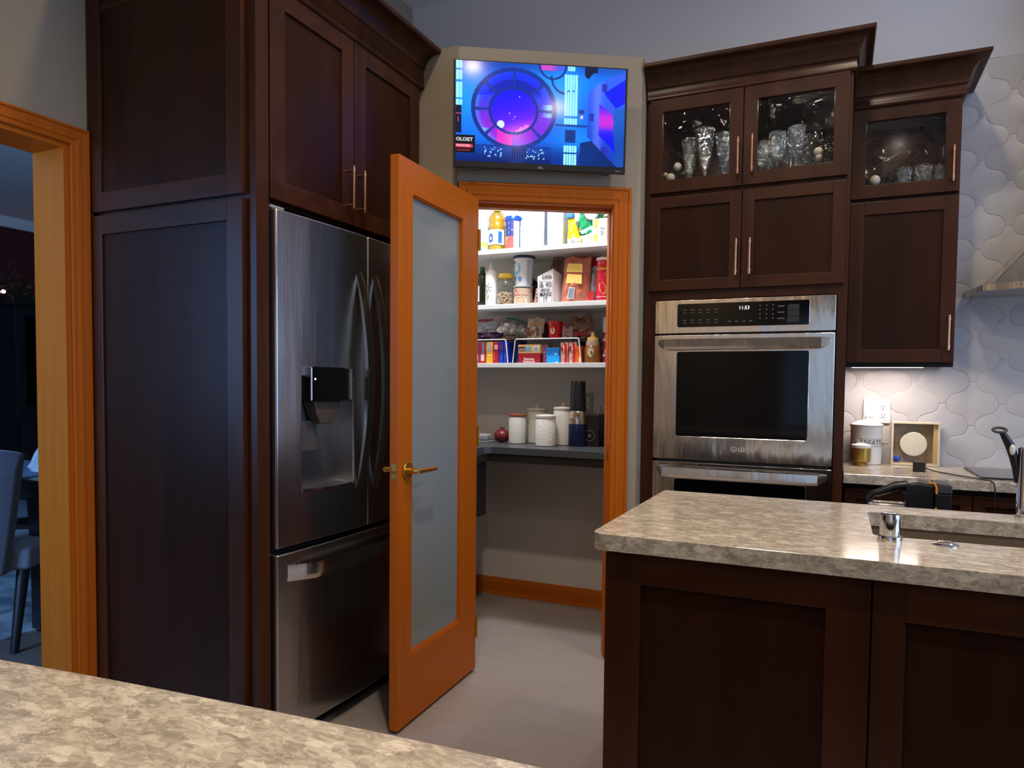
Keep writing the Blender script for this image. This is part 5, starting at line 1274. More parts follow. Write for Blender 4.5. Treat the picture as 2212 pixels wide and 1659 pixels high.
# on the left riser
t = thing('sugar_bag', 'clear bag of white sweets with a red zip on the left riser', 'bag', (-1.855, 3.45, ZR + 0.042))
obj('film', pouch(0.150, 0.072, 0.10, seed=60, crumple=0.006), flat((190, 190, 200), 0.2), t, smooth=True, local=True)
obj('zip', box(nb(), -0.06, 0.03, -0.012, 0.002, 0.066, 0.078), flat((150, 25, 35)), t, local=True)
t = thing('purple_bag', 'dark purple foil bag lying under the clear bag with the red zip', 'bag', (-1.835, 3.44, ZR))
obj('foil', pouch(0.170, 0.046, 0.12, seed=61, crumple=0.005), flat((70, 40, 80), 0.2), t, smooth=True, local=True)
obj('print', box(nb(), -0.03, 0.03, -0.058, -0.054, 0.014, 0.022), flat((150, 60, 120)), t, local=True)
t = thing('marshmallow_bag', 'clear zip bag of white marshmallows with teal zip', 'bag', (-1.695, 3.445, ZR + 0.026), (0, R(9), R(2)))
rn = random.Random(4)
for k in range(30):
    xx = rn.uniform(-0.076, 0.080); hmax = 0.062 * (1 - (xx / 0.11) ** 2); zz = rn.uniform(0.012, max(0.014, hmax)); yy = rn.uniform(-0.040, 0.02)
    m0 = nb(); lathe(m0, [(0, -0.013), (0.009, -0.013), (0.012, -0.009), (0.0125, 0), (0.012, 0.009), (0.009, 0.013), (0, 0.013)], seg=12)
    m0.transform(M4.Translation((xx, yy, zz)) @ M4.Rotation(rn.uniform(0, 3), 4, 'X') @ M4.Rotation(rn.uniform(0, 3), 4, 'Y'))
    obj('marshmallow', m0, flat((244, 242, 242), 0.6), t, smooth=True, local=True)
obj('film', pouch(0.200, 0.084, 0.105, seed=62, crumple=0.004), CLEARBAG, t, smooth=True, local=True)
bm = nb(); tube(bm, [(-0.055, -0.004, 0.088), (0.0, -0.006, 0.090), (0.088, -0.002, 0.078)], 0.005, 8); obj('zip', bm, flat((0, 105, 105)), t, smooth=True, local=True)
single('tan_packet', pouch(0.120, 0.030, 0.09, seed=63, crumple=0.003), flat((150, 120, 105), 0.4), 'flat tan packet lying under the marshmallow bag', 'packet', (-1.712, 3.45, ZR), smooth=True)
# on the right riser
t = thing('candy_bag', 'off-white candy bag with brown chocolate pictures standing on the right riser', 'bag', (-1.548, 3.43, ZR), (0, R(2), 0))
obj('bag', pouch(0.100, 0.118, 0.05, seed=64, crumple=0.0045, top_flat=0.8), flat((195, 180, 160), 0.3), t, smooth=True, local=True)
decal(t, 'banner', [(-0.03, 0.078), (0.03, 0.078), (0.024, 0.086), (-0.024, 0.086)], -0.0285, flat((190, 120, 50)))
for a_, b_, r_ in ((-0.032, 0.050, 0.010), (0.020, 0.052, 0.011), (-0.026, 0.026, 0.013), (0.026, 0.026, 0.011), (-0.004, 0.038, 0.008)):
    decal(t, 'chocolate_print', [(a_ + r_ * math.cos(q * PI / 6), b_ + r_ * math.sin(q * PI / 6)) for q in range(12)], -0.0300, flat((120, 60, 40)))
single('dark_bag', pouch(0.045, 0.085, 0.04, seed=65, crumple=0.005), mat('black_foil', (0, 0, 0)), 'small glossy black bag between the candy bag and the red mug', 'bag', (-1.494, 3.44, ZR), smooth=True)
x, y = -1.437, 3.445
t = thing('red_mug', 'glossy red mug with a white oval emblem standing on the right riser', 'mug', (x, y, ZR))
obj('cup', lathe(nb(), [(0, 0.004), (0.034, 0.004), (0.0345, 0.0), (0.036, 0.003), (0.038, 0.05), (0.0425, 0.094), (0.0415, 0.096), (0.040, 0.094), (0.035, 0.05), (0.033, 0.010), (0, 0.008)], x, y, ZR, 32), flat((200, 15, 15), 0.15), t, smooth=True)
bm = nb(); tube(bm, [(x + 0.037, y + 0.006, ZR + 0.082), (x + 0.060, y + 0.010, ZR + 0.074), (x + 0.064, y + 0.011, ZR + 0.045), (x + 0.054, y + 0.009, ZR + 0.022), (x + 0.036, y + 0.006, ZR + 0.018)], 0.005, 8); obj('handle', bm, flat((200, 15, 15), 0.15), t, smooth=True)
obj('emblem', bent([(0.013 * math.cos(a * PI / 8), ZR + 0.043 + 0.019 * math.sin(a * PI / 8)) for a in range(16)], x, y, 0.0388), flat((235, 225, 228)), t)
obj('emblem_mark', bent([(-0.005, ZR + 0.034), (0.004, ZR + 0.038), (-0.001, ZR + 0.052)], x, y, 0.0392), flat((170, 60, 60)), t)
t = thing('cookie_bag', 'small clear bag with pale cookies right of the red mug', 'bag', (-1.356, 3.43, ZR))
obj('film', pouch(0.060, 0.062, 0.04, seed=66, crumple=0.005), flat((165, 145, 145), 0.2), t, smooth=True, local=True)
for a_, b_ in ((-0.008, 0.040), (0.012, 0.044), (0.004, 0.025)): decal(t, 'cookie', [(a_ + 0.007 * math.cos(q * PI / 5), b_ + 0.006 * math.sin(q * PI / 5)) for q in range(10)], -0.0245, flat((175, 105, 100)))
t = thing('pretzel_bag', 'brown bag of chocolate pretzels with a red band on the right riser', 'bag', (-1.288, 3.47, ZR), (0, R(-4), R(5)))
obj('bag', pouch(0.135, 0.125, 0.07, seed=67, crumple=0.007), mat('pretzel_print', (0.10, 0.045, 0.028), 0.3, var=((60, 60, 90), 0.35, 4, (0.32, 0.20, 0.15))), t, smooth=True, local=True)
decal(t, 'red_band', [(-0.035, 0.018), (0.045, 0.012), (0.05, 0.032), (-0.03, 0.040)], -0.0400, flat((130, 25, 30)))
single('dark_pouch', pouch(0.17, 0.155, 0.05, seed=68, crumple=0.005), flat((60, 15, 20), 0.5), 'dark maroon pouch standing at the back behind the pretzel bag', 'bag', (-1.265, 3.575, ZL + 0.0), smooth=True)
x, y = -1.210, 3.425
t = thing('honey_bottle', 'amber honey bottle with a cream nozzle cap and an oval label', 'bottle', (x, y, ZL))
HP = [(0, 0), (0.040, 0), (0.044, 0.004), (0.045, 0.05), (0.042, 0.085), (0.036, 0.092), (0.036, 0.110), (0.031, 0.120)]
obj('body', lathe(nb(), HP, x, y, ZL, 30), mat('honey_amber', (0.20, 0.065, 0.012), 0.12), t, smooth=True)
obj('shoulder', lathe(nb(), [(0.0365, 0.088), (0.0370, 0.110), (0.032, 0.121)], x, y, ZL, 30), flat((165, 140, 120), 0.15), t, smooth=True)
obj('cap', lathe(nb(), [(0.031, 0.118), (0.032, 0.120), (0.030, 0.136), (0.014, 0.141), (0.010, 0.146), (0.009, 0.160), (0.006, 0.164), (0, 0.164)], x, y, ZL, 24), flat((240, 200, 120), 0.4), t, smooth=True)
obj('label', bent([(0.004 + 0.019 * math.cos(a * PI / 10), ZL + 0.057 + 0.027 * math.sin(a * PI / 10)) for a in range(20)], x, y, 0.0455), flat((190, 175, 145)), t)
obj('label_green', bent([(0.004 + 0.018 * math.cos(a * PI / 10), ZL + 0.053 + 0.022 * math.sin(a * PI / 10)) for a in range(10, 21)], x, y, 0.0458), flat((90, 140, 55)), t)
single('clear_wrap', pouch(0.090, 0.175, 0.05, seed=70, crumple=0.008), CLEARBAG, 'crinkled clear plastic bag behind the honey bottle', 'bag', (-1.172, 3.50, ZL), smooth=True)
for k, wd in enumerate(('bottom', 'middle')):
    z0 = ZL + 0.0815 * k
    t = thing('cocoa_can', ('bottom' if k == 0 else 'upper') + ' one of the two maroon cocoa cans with white script', 'can', (-1.117, 3.44, z0), group='maroon cocoa cans')
    obj('body', lathe(nb(), [(0, 0), (0.039, 0), (0.0395, 0.002), (0.0395, 0.079), (0.0385, 0.081), (0, 0.081)], -1.117, 3.44, z0, 30), flat((120, 20, 32), 0.3), t, smooth=True)
    for s_, z_, a_ in (('Hot', 0.060, -96), ('Chocolate', 0.042, -92)):
        b = text_bm(s_, 0.020, 'CENTER', 0.0002, True, 0.3); on_cyl(b, -1.117, 3.44, 0.0397, z0 + z_, R(a_)); obj('lettering', b, flat((225, 205, 220)), t)
    for a_, z_ in ((-0.010, 0.016), (0.006, 0.02), (0.014, 0.012)): obj('dot_print', bent([(a_ + 0.0025 * math.cos(q * PI / 4), z0 + z_ + 0.0025 * math.sin(q * PI / 4)) for q in range(8)], -1.117, 3.44, 0.0397), flat((225, 200, 205)), t)
z0 = ZL + 0.163
t = thing('cocoa_tin', 'pale blue and white can at the top of the stack of cans', 'can', (-1.118, 3.44, z0))
obj('body', lathe(nb(), [(0, 0), (0.039, 0), (0.0395, 0.002), (0.0395, 0.079), (0.0385, 0.081), (0, 0.081)], -1.118, 3.44, z0, 30), flat((175, 190, 225), 0.3), t, smooth=True)
obj('label_ring', bent([(0.010 + 0.019 * math.cos(a * PI / 10), z0 + 0.032 + 0.021 * math.sin(a * PI / 10)) for a in range(20)], -1.118, 3.44, 0.0397), flat((70, 75, 95)), t)
obj('label_cup', bent([(0.010 + 0.015 * math.cos(a * PI / 10), z0 + 0.032 + 0.017 * math.sin(a * PI / 10)) for a in range(20)], -1.118, 3.44, 0.0399), flat((225, 215, 205)), t)
obj('label_line', bent([(-0.030, z0 + 0.056), (0.03, z0 + 0.066), (0.03, z0 + 0.069), (-0.030, z0 + 0.059)], -1.118, 3.44, 0.0397), flat((150, 80, 100)), t)
single('ribbed_tube', lathe(nb(), [(0, 0), (0.024, 0), (0.026, 0.006), (0.026, 0.038), (0, 0.040)], seg=20), flat((95, 130, 170), 0.4), 'small blue ribbed jar on top of the stacked cans', 'jar', (-1.118, 3.44, z0 + 0.0812), smooth=True)

# ---- things on the pantry counter
ZC_ = 0.945
def canister(name, label, x, y, r, h, lid_m, lid_h, knob, body=CERAMICTEX, group=None):
    t = thing(name, label, 'canister', (x, y, ZC_), group=group)
    obj('body', lathe(nb(), [(0, 0), (r - 0.004, 0), (r, 0.004), (r, h - 0.004), (r - 0.003, h), (0, h)], x, y, ZC_, 36), body, t, smooth=True)
    obj('lid', lathe(nb(), [(r * 0.9, h), (r + 0.002, h + 0.003), (r + 0.002, h + lid_h - 0.003), (r - 0.002, h + lid_h), (r * 0.5, h + lid_h + 0.004), (0, h + lid_h + 0.005)], x, y, ZC_, 36), lid_m, t, smooth=True)
    if knob: obj('knob', lathe(nb(), [(0.010, 0), (0.008, 0.006), (0.013, 0.012), (0.013, 0.018), (0, 0.021)], x, y, ZC_ + h + lid_h + 0.003, 18), lid_m, t, smooth=True)
    return t
canister('canister', 'white embossed canister with a reddish wood lid on the pantry counter', -1.633, 3.385, 0.0475, 0.150, flat((135, 70, 45)), 0.012, False)
canister('canister', 'tall cream canister standing behind between the wood-lidded and the front canister', -1.553, 3.475, 0.056, 0.180, mat('cream_ceramic', (0.60, 0.55, 0.47), 0.35), 0.014, True, mat('cream_ceramic_body', (0.60, 0.55, 0.47), 0.4, bump=((40, 40, 40), 0.2, 0.003)))
canister('canister', 'short bright white diamond-embossed canister in front on the pantry counter', -1.431, 3.315, 0.0545, 0.150, CERAMIC, 0.016, False, mat('bright_embossed_ceramic', (0.80, 0.79, 0.77), 0.32, bump=((75, 75, 75), 0.55, 0.004)))
canister('canister', 'tall cream canister right behind the front canister, next to the blender', -1.372, 3.425, 0.056, 0.192, MATS['cream_ceramic'], 0.014, True, MATS['cream_ceramic_body'])
x, y = -1.735, 3.40
t = thing('pomegranate', 'dark red pomegranate on the pantry counter left of the canisters', 'fruit', (x, y, ZC_))
PM = mat('pomegranate_skin', (0.13, 0.008, 0.012), 0.35, var=((40, 40, 40), 0.5, 3, (0.22, 0.018, 0.02)))
obj('fruit', lathe(nb(), [(0, 0.002)] + [(0.046 * math.sin(PI * i / 14) ** 0.9, 0.038 - 0.037 * math.cos(PI * i / 14)) for i in range(1, 13)] + [(0.012, 0.075), (0, 0.075)], x, y, ZC_, 28), PM, t, smooth=True)
bm = nb()
for k in range(6):
    a = k * PI / 3; c_, s_ = math.cos(a), math.sin(a)
    vs = [bm.verts.new((x + c_ * 0.010 - s_ * 0.006, y + s_ * 0.010 + c_ * 0.006, ZC_ + 0.073)), bm.verts.new((x + c_ * 0.010 + s_ * 0.006, y + s_ * 0.010 - c_ * 0.006, ZC_ + 0.073)), bm.verts.new((x + c_ * 0.015, y + s_ * 0.015, ZC_ + 0.092)), bm.verts.new((x + c_ * 0.006, y + s_ * 0.006, ZC_ + 0.073))]
    bm.faces.new(vs[:3]); bm.faces.new((vs[0], vs[3], vs[2])); bm.faces.new((vs[1], vs[2], vs[3]))
obj('crown', bm, PM, t)
t = thing('butter_dish', 'small pale lidded dish at the left end of the pantry counter', 'dish', (-1.85, 3.38, ZC_))
obj('tray', box(nb(), -1.925, -1.795, 3.345, 3.425, ZC_, ZC_ + 0.008), GREY, t, bevel=0.002)
obj('lid', box(nb(), -1.915, -1.808, 3.352, 3.418, ZC_ + 0.009, ZC_ + 0.046), flat((165, 165, 168), 0.3), t, bevel=0.012, bseg=4)
x, y = -1.279, 3.40
t = thing('blender', 'navy blue personal blender with a steel band and a tall black cup', 'blender', (x, y, ZC_))
obj('base', lathe(nb(), [(0, 0), (0.050, 0), (0.0515, 0.004), (0.051, 0.115), (0.050, 0.122), (0, 0.122)], x, y, ZC_, 32), mat('navy_gloss', (0.006, 0.012, 0.06), 0.25), t, smooth=True)
obj('band', lathe(nb(), [(0.0505, 0.120), (0.0505, 0.182), (0.048, 0.188), (0, 0.188)], x, y, ZC_, 32), STEEL, t, smooth=True)
obj('cup', lathe(nb(), [(0.044, 0.186), (0.045, 0.20), (0.038, 0.345), (0.0365, 0.349), (0, 0.349)], x, y, ZC_, 32), SOFTBLACK, t, smooth=True)
obj('dial', lathe(nb(), [(0, 0), (0.008, 0), (0.007, 0.004), (0, 0.005)], seg=16), CHROME, t, smooth=True, local=True)
t.children[-1].location = (0.034, -0.0355, 0.145); t.children[-1].rotation_euler = (R(90), 0, R(45))
x0, x1 = -1.247, -1.160
t = thing('radio', 'black box-shaped radio with a round dial on the pantry counter', 'radio', (-1.203, 3.44, ZC_))
obj('case', box(nb(), x0, x1, 3.40, 3.50, ZC_, ZC_ + 0.172), SOFTBLACK, t, bevel=0.006)
bm = nb()
for i in range(28):
    a0, a1 = 2 * PI * i / 28, 2 * PI * (i + 1) / 28
    prism(bm, [(-1.210 + q * math.cos(a), ZC_ + 0.058 + q * math.sin(a)) for q, a in ((0.031, a0), (0.031, a1), (0.025, a1), (0.025, a0))], -3.400, -3.3965)
obj('dial_ring', bm, flat((70, 66, 62)), t)
obj('dial', disc_front(-1.210, ZC_ + 0.058, 3.3970, 0.009, t=0.003), flat((90, 86, 80)), t)
t = thing('twig_vase', 'dark vase of dried twigs at the right end of the pantry counter', 'vase', (-1.118, 3.45, ZC_))
obj('vase', lathe(nb(), [(0, 0), (0.028, 0), (0.034, 0.03), (0.032, 0.06), (0.018, 0.085), (0.020, 0.1), (0.017, 0.1), (0, 0.085)], -1.118, 3.45, ZC_, 24), mat('smoky_glass', (0.02, 0.018, 0.022), 0.15), t, smooth=True)
rn = random.Random(77); bm = nb()
for k in range(11):
    a = rn.uniform(0, 6.3); l = rn.uniform(0.05, 0.13); x, y = -1.118, 3.45
    p0 = V((x, y, ZC_ + 0.09)); p1 = p0 + V((math.cos(a) * 0.025, math.sin(a) * 0.02, l * 0.6)); p2 = p0 + V((math.cos(a) * 0.05, math.sin(a) * 0.04, l))
    tube(bm, [p0, p1, p2], 0.0011, 5); ball(bm, p2, 0.004, 1, 1, 1, 6, 4)
obj('twigs', bm, flat((70, 50, 42)), t, smooth=True)['kind'] = 'stuff'
def outlet(t, x, y, z):
    bm = nb()
    for dz in (-0.019, 0.019):
        obj('socket', prism(nb(), rrect(x - 0.016, x + 0.016, z + dz - 0.013, z + dz + 0.013, 0.006), -y, -y + 0.002), WHITE, t)
        for dx in (-0.006, 0.006): box(bm, x + dx - 0.0012, x + dx + 0.0012, y - 0.0024, y - 0.0019, z + dz - 0.002, z + dz + 0.007)
        box(bm, x - 0.002, x + 0.002, y - 0.0024, y - 0.0019, z + dz - 0.009, z + dz - 0.005)
    obj('slots', bm, BLACK, t)
t = thing('wall_outlet', 'duplex wall outlet above the pantry counter behind the radio', 'outlet', (-1.315, YB, 1.17))
obj('plate', box(nb(), -1.350, -1.280, YB - 0.006, YB - 0.0005, 1.115, 1.229), mat('outlet_plate_grey', (0.42, 0.39, 0.37), 0.5), t, bevel=0.002)
outlet(t, -1.315, YB - 0.006, 1.172)

# ================================================================ BACK COUNTER
KZ = 0.914
x, y = 0.1345, 3.535
t = thing('treat_jar', 'white ceramic jar with a domed lid and a TREATS plate, on the back counter', 'jar', (x, y, KZ))
obj('body', lathe(nb(), [(0, 0), (0.064, 0), (0.068, 0.004), (0.0685, 0.03), (0.0685, 0.172), (0.070, 0.176), (0.070, 0.182), (0, 0.182)], x, y, KZ, 40), CERAMIC, t, smooth=True)
obj('lid', lathe(nb(), [(0.072, 0.182), (0.073, 0.185), (0.072, 0.188), (0.055, 0.198), (0.03, 0.207), (0.012, 0.211), (0.009, 0.216), (0.009, 0.222), (0, 0.222)], x, y, KZ, 40), CERAMIC, t, smooth=True)
bm = nb(); prism(bm, rrect(x - 0.013, x + 0.013, KZ + 0.222, KZ + 0.252, 0.007), -(y + 0.006), -(y - 0.006)); obj('knob', bm, CERAMIC, t, bevel=0.002)
obj('plate', bent([(-0.052, KZ + 0.088), (0.066, KZ + 0.088), (0.066, KZ + 0.122), (-0.052, KZ + 0.122)], x, y, 0.0688, R(-78)), flat((238, 230, 215)), t)
b = text_bm('TREATS', 0.031, 'CENTER', 0.0003); on_cyl(b, x, y, 0.0692, KZ + 0.105, R(-72)); obj('lettering', b, flat((55, 45, 42)), t)
bm = nb()
for a0, a1, b0, b1 in ((-0.052, 0.066, 0.087, 0.0885), (-0.052, 0.066, 0.1215, 0.123), (0.0645, 0.066, 0.0885, 0.1215)): merge(bm, bent([(a0 + (a1 - a0) * i / 8, KZ + b0) for i in range(9)] + [(a1 - (a1 - a0) * i / 8, KZ + b1) for i in range(9)], x, y, 0.0691, R(-78)))
obj('plate_border', bm, flat((70, 58, 52)), t)
x, y = 0.1105, 3.435
t = thing('gold_candle', 'golden glass candle with a white wax rim in front of the white jar', 'candle', (x, y, KZ))
obj('cup', lathe(nb(), [(0, 0.0), (0.026, 0.0), (0.026, 0.008), (0.030, 0.014), (0.0405, 0.022), (0.042, 0.03), (0.0425, 0.085), (0, 0.085)], x, y, KZ, 32), mat('gold_lustre', (0.62, 0.40, 0.10), 0.28, 0.85), t, smooth=True)
obj('wax', lathe(nb(), [(0.0427, 0.083), (0.043, 0.086), (0.0427, 0.096), (0.040, 0.098), (0.034, 0.093), (0.02, 0.104), (0, 0.106)], x, y, KZ, 32), CERAMIC, t, smooth=True)
# shadow box
x0, x1, z0, z1 = 0.243, 0.444, 0.9145, 1.118
t = thing('shadow_box', 'pale wood open box frame holding a round cream disc, against the tiles', 'frame', (0.343, 3.56, KZ))
PALE = mat('pale_birch', (0.66, 0.57, 0.40), 0.5, var=((6, 6, 40), 0.6, 3, (0.74, 0.66, 0.50)))
BIRCH = mat('golden_birch', (0.50, 0.36, 0.17), 0.5, var=((50, 6, 6), 0.6, 3, (0.58, 0.44, 0.24)))
bm = nb(); f0, f1 = 3.545, 3.615
for a, b_, c, d in ((x0, x1, z0, z0 + 0.009), (x0, x1, z1 - 0.009, z1), (x0, x0 + 0.009, z0 + 0.009, z1 - 0.009), (x1 - 0.009, x1, z0 + 0.009, z1 - 0.009)): box(bm, a, b_, f0, f1, c, d)
obj('frame', bm, PALE, t, bevel=0.001)
obj('back', box(nb(), x0 + 0.009, x1 - 0.009, f1 - 0.008, f1 - 0.002, z0 + 0.009, z1 - 0.009), mat('taupe_card', (0.46, 0.38, 0.28), 0.7), t)
obj('liner', box(nb(), x1 - 0.026, x1 - 0.009, f0 + 0.012, f1 - 0.009, z0 + 0.009, z1 - 0.009), BIRCH, t)
obj('liner', box(nb(), x0 + 0.009, x1 - 0.026, f0 + 0.006, f1 - 0.009, z0 + 0.009, z0 + 0.012), BIRCH, t)
bm = nb(); cyl(bm, (0.337, 3.606, 1.014), (0.337, 3.560, 1.014), 0.056, seg=48); obj('disc', bm, mat('cream_plaster', (0.72, 0.67, 0.52), 0.6, bump=((120, 120, 120), 0.6, 0.004)), t, smooth=True, bevel=0.002)
bm = nb(); ball(bm, (0, 0, 0.0155), 0.0155, seg=20, rings=14)
single('blue_ball', bm, flat((30, 70, 175), 0.3), 'small blue ball inside the lower left corner of the pale box frame', 'ball', (0.270, 3.564, z0 + 0.0122), smooth=True)
t = thing('wall_outlet', 'white double wall plate with a switch and a socket above the white jar', 'outlet', (0.181, YB - 0.008, 1.165))
yo = YB - 0.0072
obj('plate', prism(nb(), rrect(0.122, 0.240, 1.105, 1.222, 0.005), -yo, -yo + 0.005), WHITE, t, bevel=0.0015)
obj('rocker', box(nb(), 0.136, 0.168, yo - 0.0075, yo - 0.005, 1.132, 1.196), WHITE, t, bevel=0.001)
outlet(t, 0.2085, yo - 0.005, 1.164)
# charger with its cord
x, y = 0.338, 3.300
t = thing('charger_plug', 'black cube power adapter lying on the back counter with its cord', 'charger', (x, y, KZ), (0, 0, R(-14)))
obj('adapter', box(nb(), -0.023, 0.023, -0.02, 0.02, 0.0, 0.044), BLACK, t, local=True, bevel=0.003)
bm = nb()
for dx in (-0.007, 0.007): box(bm, -0.038, -0.023, dx - 0.003, dx + 0.003, 0.021, 0.0225)
obj('prong', bm, CHROME, t, local=True)
cp_ = [(0.362, 3.295, 0.932), (0.385, 3.290, 0.922), (0.415, 3.285, 0.9172), (0.44, 3.25, 0.9172), (0.465, 3.20, 0.9172), (0.49, 3.17, 0.9172), (0.515, 3.135, 0.9172), (0.545, 3.09, 0.9172), (0.560, 3.062, 0.9172), (0.568, 3.048, 0.909), (0.572, 3.046, 0.88), (0.573, 3.050, 0.83), (0.575, 3.058, 0.74), (0.57, 3.06, 0.6)]
bm = nb(); tube(bm, cp_, 0.0026, 8); obj('cord', bm, BLACK, t, smooth=True)

# black upright vacuum standing behind the island (only its head shows)
VX, VY = 0.285, 2.66
t = thing('upright_vacuum', 'black upright vacuum with a loop grip and orange clips, standing behind the island', 'vacuum', (VX, VY, 0))
obj('base', box(nb(), VX - 0.12, VX + 0.13, VY - 0.14, VY + 0.14, 0, 0.07), SOFTBLACK, t, bevel=0.015)
obj('pole', box(nb(), VX - 0.02, VX + 0.03, VY - 0.03, VY + 0.03, 0.07, 0.68), DKGREY, t, bevel=0.006)
bm = nb(); prism(bm, [(VX - 0.055, 0.66), (VX + 0.03, 0.66), (VX + 0.03, 0.942), (VX - 0.02, 0.950), (VX - 0.05, 0.944), (VX - 0.058, 0.90)], -(VY + 0.055), -(VY - 0.055))
bd = obj('motor_body', bm, SOFTBLACK, t, bevel=0.008)
obj('bin', box(nb(), VX + 0.032, VX + 0.080, VY - 0.062, VY + 0.06, 0.66, 0.915), BLACK, t, bevel=0.003)
obj('bin_lid', prism(nb(), [(VX + 0.028, 0.917), (VX + 0.082, 0.917), (VX + 0.080, 0.946), (VX + 0.032, 0.950)], -(VY + 0.06), -(VY - 0.064)), DKGREY, t, bevel=0.003)
bm = nb(); tube(bm, [(VX - 0.05, VY, 0.930), (VX - 0.085, VY, 0.924), (VX - 0.115, VY, 0.908), (VX - 0.140, VY, 0.897), (VX - 0.156, VY, 0.893), (VX - 0.166, VY, 0.878), (VX - 0.168, VY, 0.860), (VX - 0.160, VY, 0.835)], 0.012, 10, [0.020, 0.019, 0.017, 0.015, 0.013, 0.012, 0.011, 0.011])
obj('grip', bm, SOFTBLACK, t, smooth=True)
obj('steel_plate', box(nb(), VX - 0.172, VX - 0.050, VY - 0.035, VY + 0.03, 0.848, 0.868), STEEL, t, bevel=0.008)
bm = nb(); tube(bm, [(VX + 0.010, VY - 0.064, 0.952), (VX + 0.028, VY - 0.066, 0.950), (VX + 0.034, VY - 0.068, 0.935), (VX + 0.034, VY - 0.068, 0.915)], 0.0035, 6)
obj('clip', bm, flat((240, 150, 10)), t, smooth=True); obj('clip', box(nb(), VX + 0.0315, VX + 0.0365, VY - 0.066, VY - 0.062, 0.835, 0.868), flat((240, 150, 10)), t)

# ================================================================ INSIDE THE GLASS-FRONTED CABINETS
GZ = 2.150
FLUTE = [(0.030, 0), (0.031, 0.002), (0.010, 0.006), (0.0045, 0.012), (0.0045, 0.05), (0.009, 0.062), (0.016, 0.085), (0.024, 0.135), (0.029, 0.185), (0.0285, 0.186), (0.023, 0.135), (0.014, 0.085), (0.0, 0.066)]
GOBLET = [(0.032, 0), (0.033, 0.002), (0.010, 0.006), (0.0045, 0.012), (0.0045, 0.062), (0.016, 0.072), (0.031, 0.095), (0.035, 0.120), (0.034, 0.155), (0.033, 0.155), (0.034, 0.12), (0.029, 0.096), (0.014, 0.075), (0.0, 0.072)]
TUMBLER = [(0, 0.0), (0.027, 0), (0.030, 0.003), (0.036, 0.10), (0.035, 0.101), (0.028, 0.008), (0, 0.007)]
def facets(prof, seg, cut):
    bm = nb(); lathe(bm, prof, seg=seg)
    for v in bm.verts:
        a = math.atan2(v.co.y, v.co.x); r = math.hypot(v.co.x, v.co.y)
        if r > 0.012 and v.co.z > 0.06:
            k = 1 + cut * math.cos(a * 8 + v.co.z * 140); v.co.x *= k; v.co.y *= k
    return bm
FL = [(-0.576, 3.11, 1.48, 'tallest crystal flute in the middle of the glass cupboard next to the pantry'), (-0.497, 3.13, 1.36, 'crystal flute at the handle side of the glass cupboard next to the pantry'), (-0.652, 3.15, 1.35, 'crystal flute half behind the greenery in the cupboard next to the pantry')]
f0_ = None
for x, y, k_, lb in FL:
    if f0_ is None: f0_ = o = obj('crystal_flute', facets(FLUTE, 32, 0.02), CRYSTAL, smooth=True)
    else: o = f0_.copy(); C.objects.link(o)
    o.location = (x, y, GZ); o.scale = (k_, k_, k_); tag(o, lb, 'glass', 'crystal flutes')
g0_ = None
for i, (x, y, lb) in enumerate([(-0.335, 3.105, 'shortest crystal goblet, at the handle side of the glass cupboard above the oven clock'), (-0.265, 3.105, 'middle front crystal goblet in the glass cupboard with the goblets'), (-0.188, 3.11, 'front crystal goblet next to the greenery in the cupboard with the goblets'), (-0.305, 3.20, 'back row crystal goblet nearest the handle in the goblet cupboard'), (-0.228, 3.20, 'middle back row crystal goblet in the goblet cupboard'), (-0.150, 3.21, 'back row crystal goblet nearest the greenery in the goblet cupboard')]):
    if g0_ is None: g0_ = o = obj('crystal_goblet', facets(GOBLET, 32, 0.03), CRYSTAL, smooth=True)
    else: o = g0_.copy(); C.objects.link(o)
    o.location = (x, y, GZ); k_ = (1.1, 1.4, 1.5, 1.3, 1.45, 1.45)[i]; o.scale = (1.08, 1.08, k_); tag(o, lb, 'glass', 'crystal goblets')
t0_ = None
for x, y, lb in [(0.250, 3.41, 'cut glass tumbler nearest the white bauble in the wall cupboard'), (0.325, 3.39, 'middle one of three cut glass tumblers in the wall cupboard'), (0.390, 3.42, 'cut glass tumbler nearest the handle in the wall cupboard')]:
    if t0_ is None: t0_ = o = obj('cut_tumbler', facets(TUMBLER, 32, 0.02), CRYSTAL, smooth=True)
    else: o = t0_.copy(); C.objects.link(o)
    o.location = (x, y, 2.106); o.scale = (1.05, 1.05, 1.4); tag(o, lb, 'glass', 'cut glass tumblers')
LEAF = mat('pine_green', (0.020, 0.035, 0.012), 0.6, var=((50, 50, 50), 0.5, 2, (0.055, 0.075, 0.025)))
BERRY = flat((225, 215, 190), 0.4)
def greenery(x0, x1, y0, y1, z, h, balls, label, seed):
    t = thing('christmas_greenery', label, 'decoration', ((x0 + x1) / 2, (y0 + y1) / 2, z))
    rn = random.Random(seed); bm = nb()
    for k in range(420):
        p = V((rn.uniform(x0, x1), rn.uniform(y0, y1), z + h * rn.random() ** 1.3 * 0.9))
        d = V((rn.uniform(-1, 1), rn.uniform(-1, 1), rn.uniform(-0.1, 1))).normalized() * rn.uniform(0.015, 0.03)
        s = d.cross(V((rn.random(), rn.random(), rn.random()))).normalized() * 0.0025
        q = p + d; q.z = max(q.z, z + 0.001)
        vs = [bm.verts.new(p - s * 0.5), bm.verts.new(p + d * 0.5 - s), bm.verts.new(q), bm.verts.new(p + d * 0.5 + s)]; bm.faces.new(vs)
    obj('sprigs', bm, LEAF, t)['kind'] = 'stuff'
    for bx_, by_, bz_, br in balls:
        bm = nb(); ball(bm, (bx_, by_, z + bz_), br, seg=14, rings=9); obj('bauble', bm, BERRY, t, smooth=True)
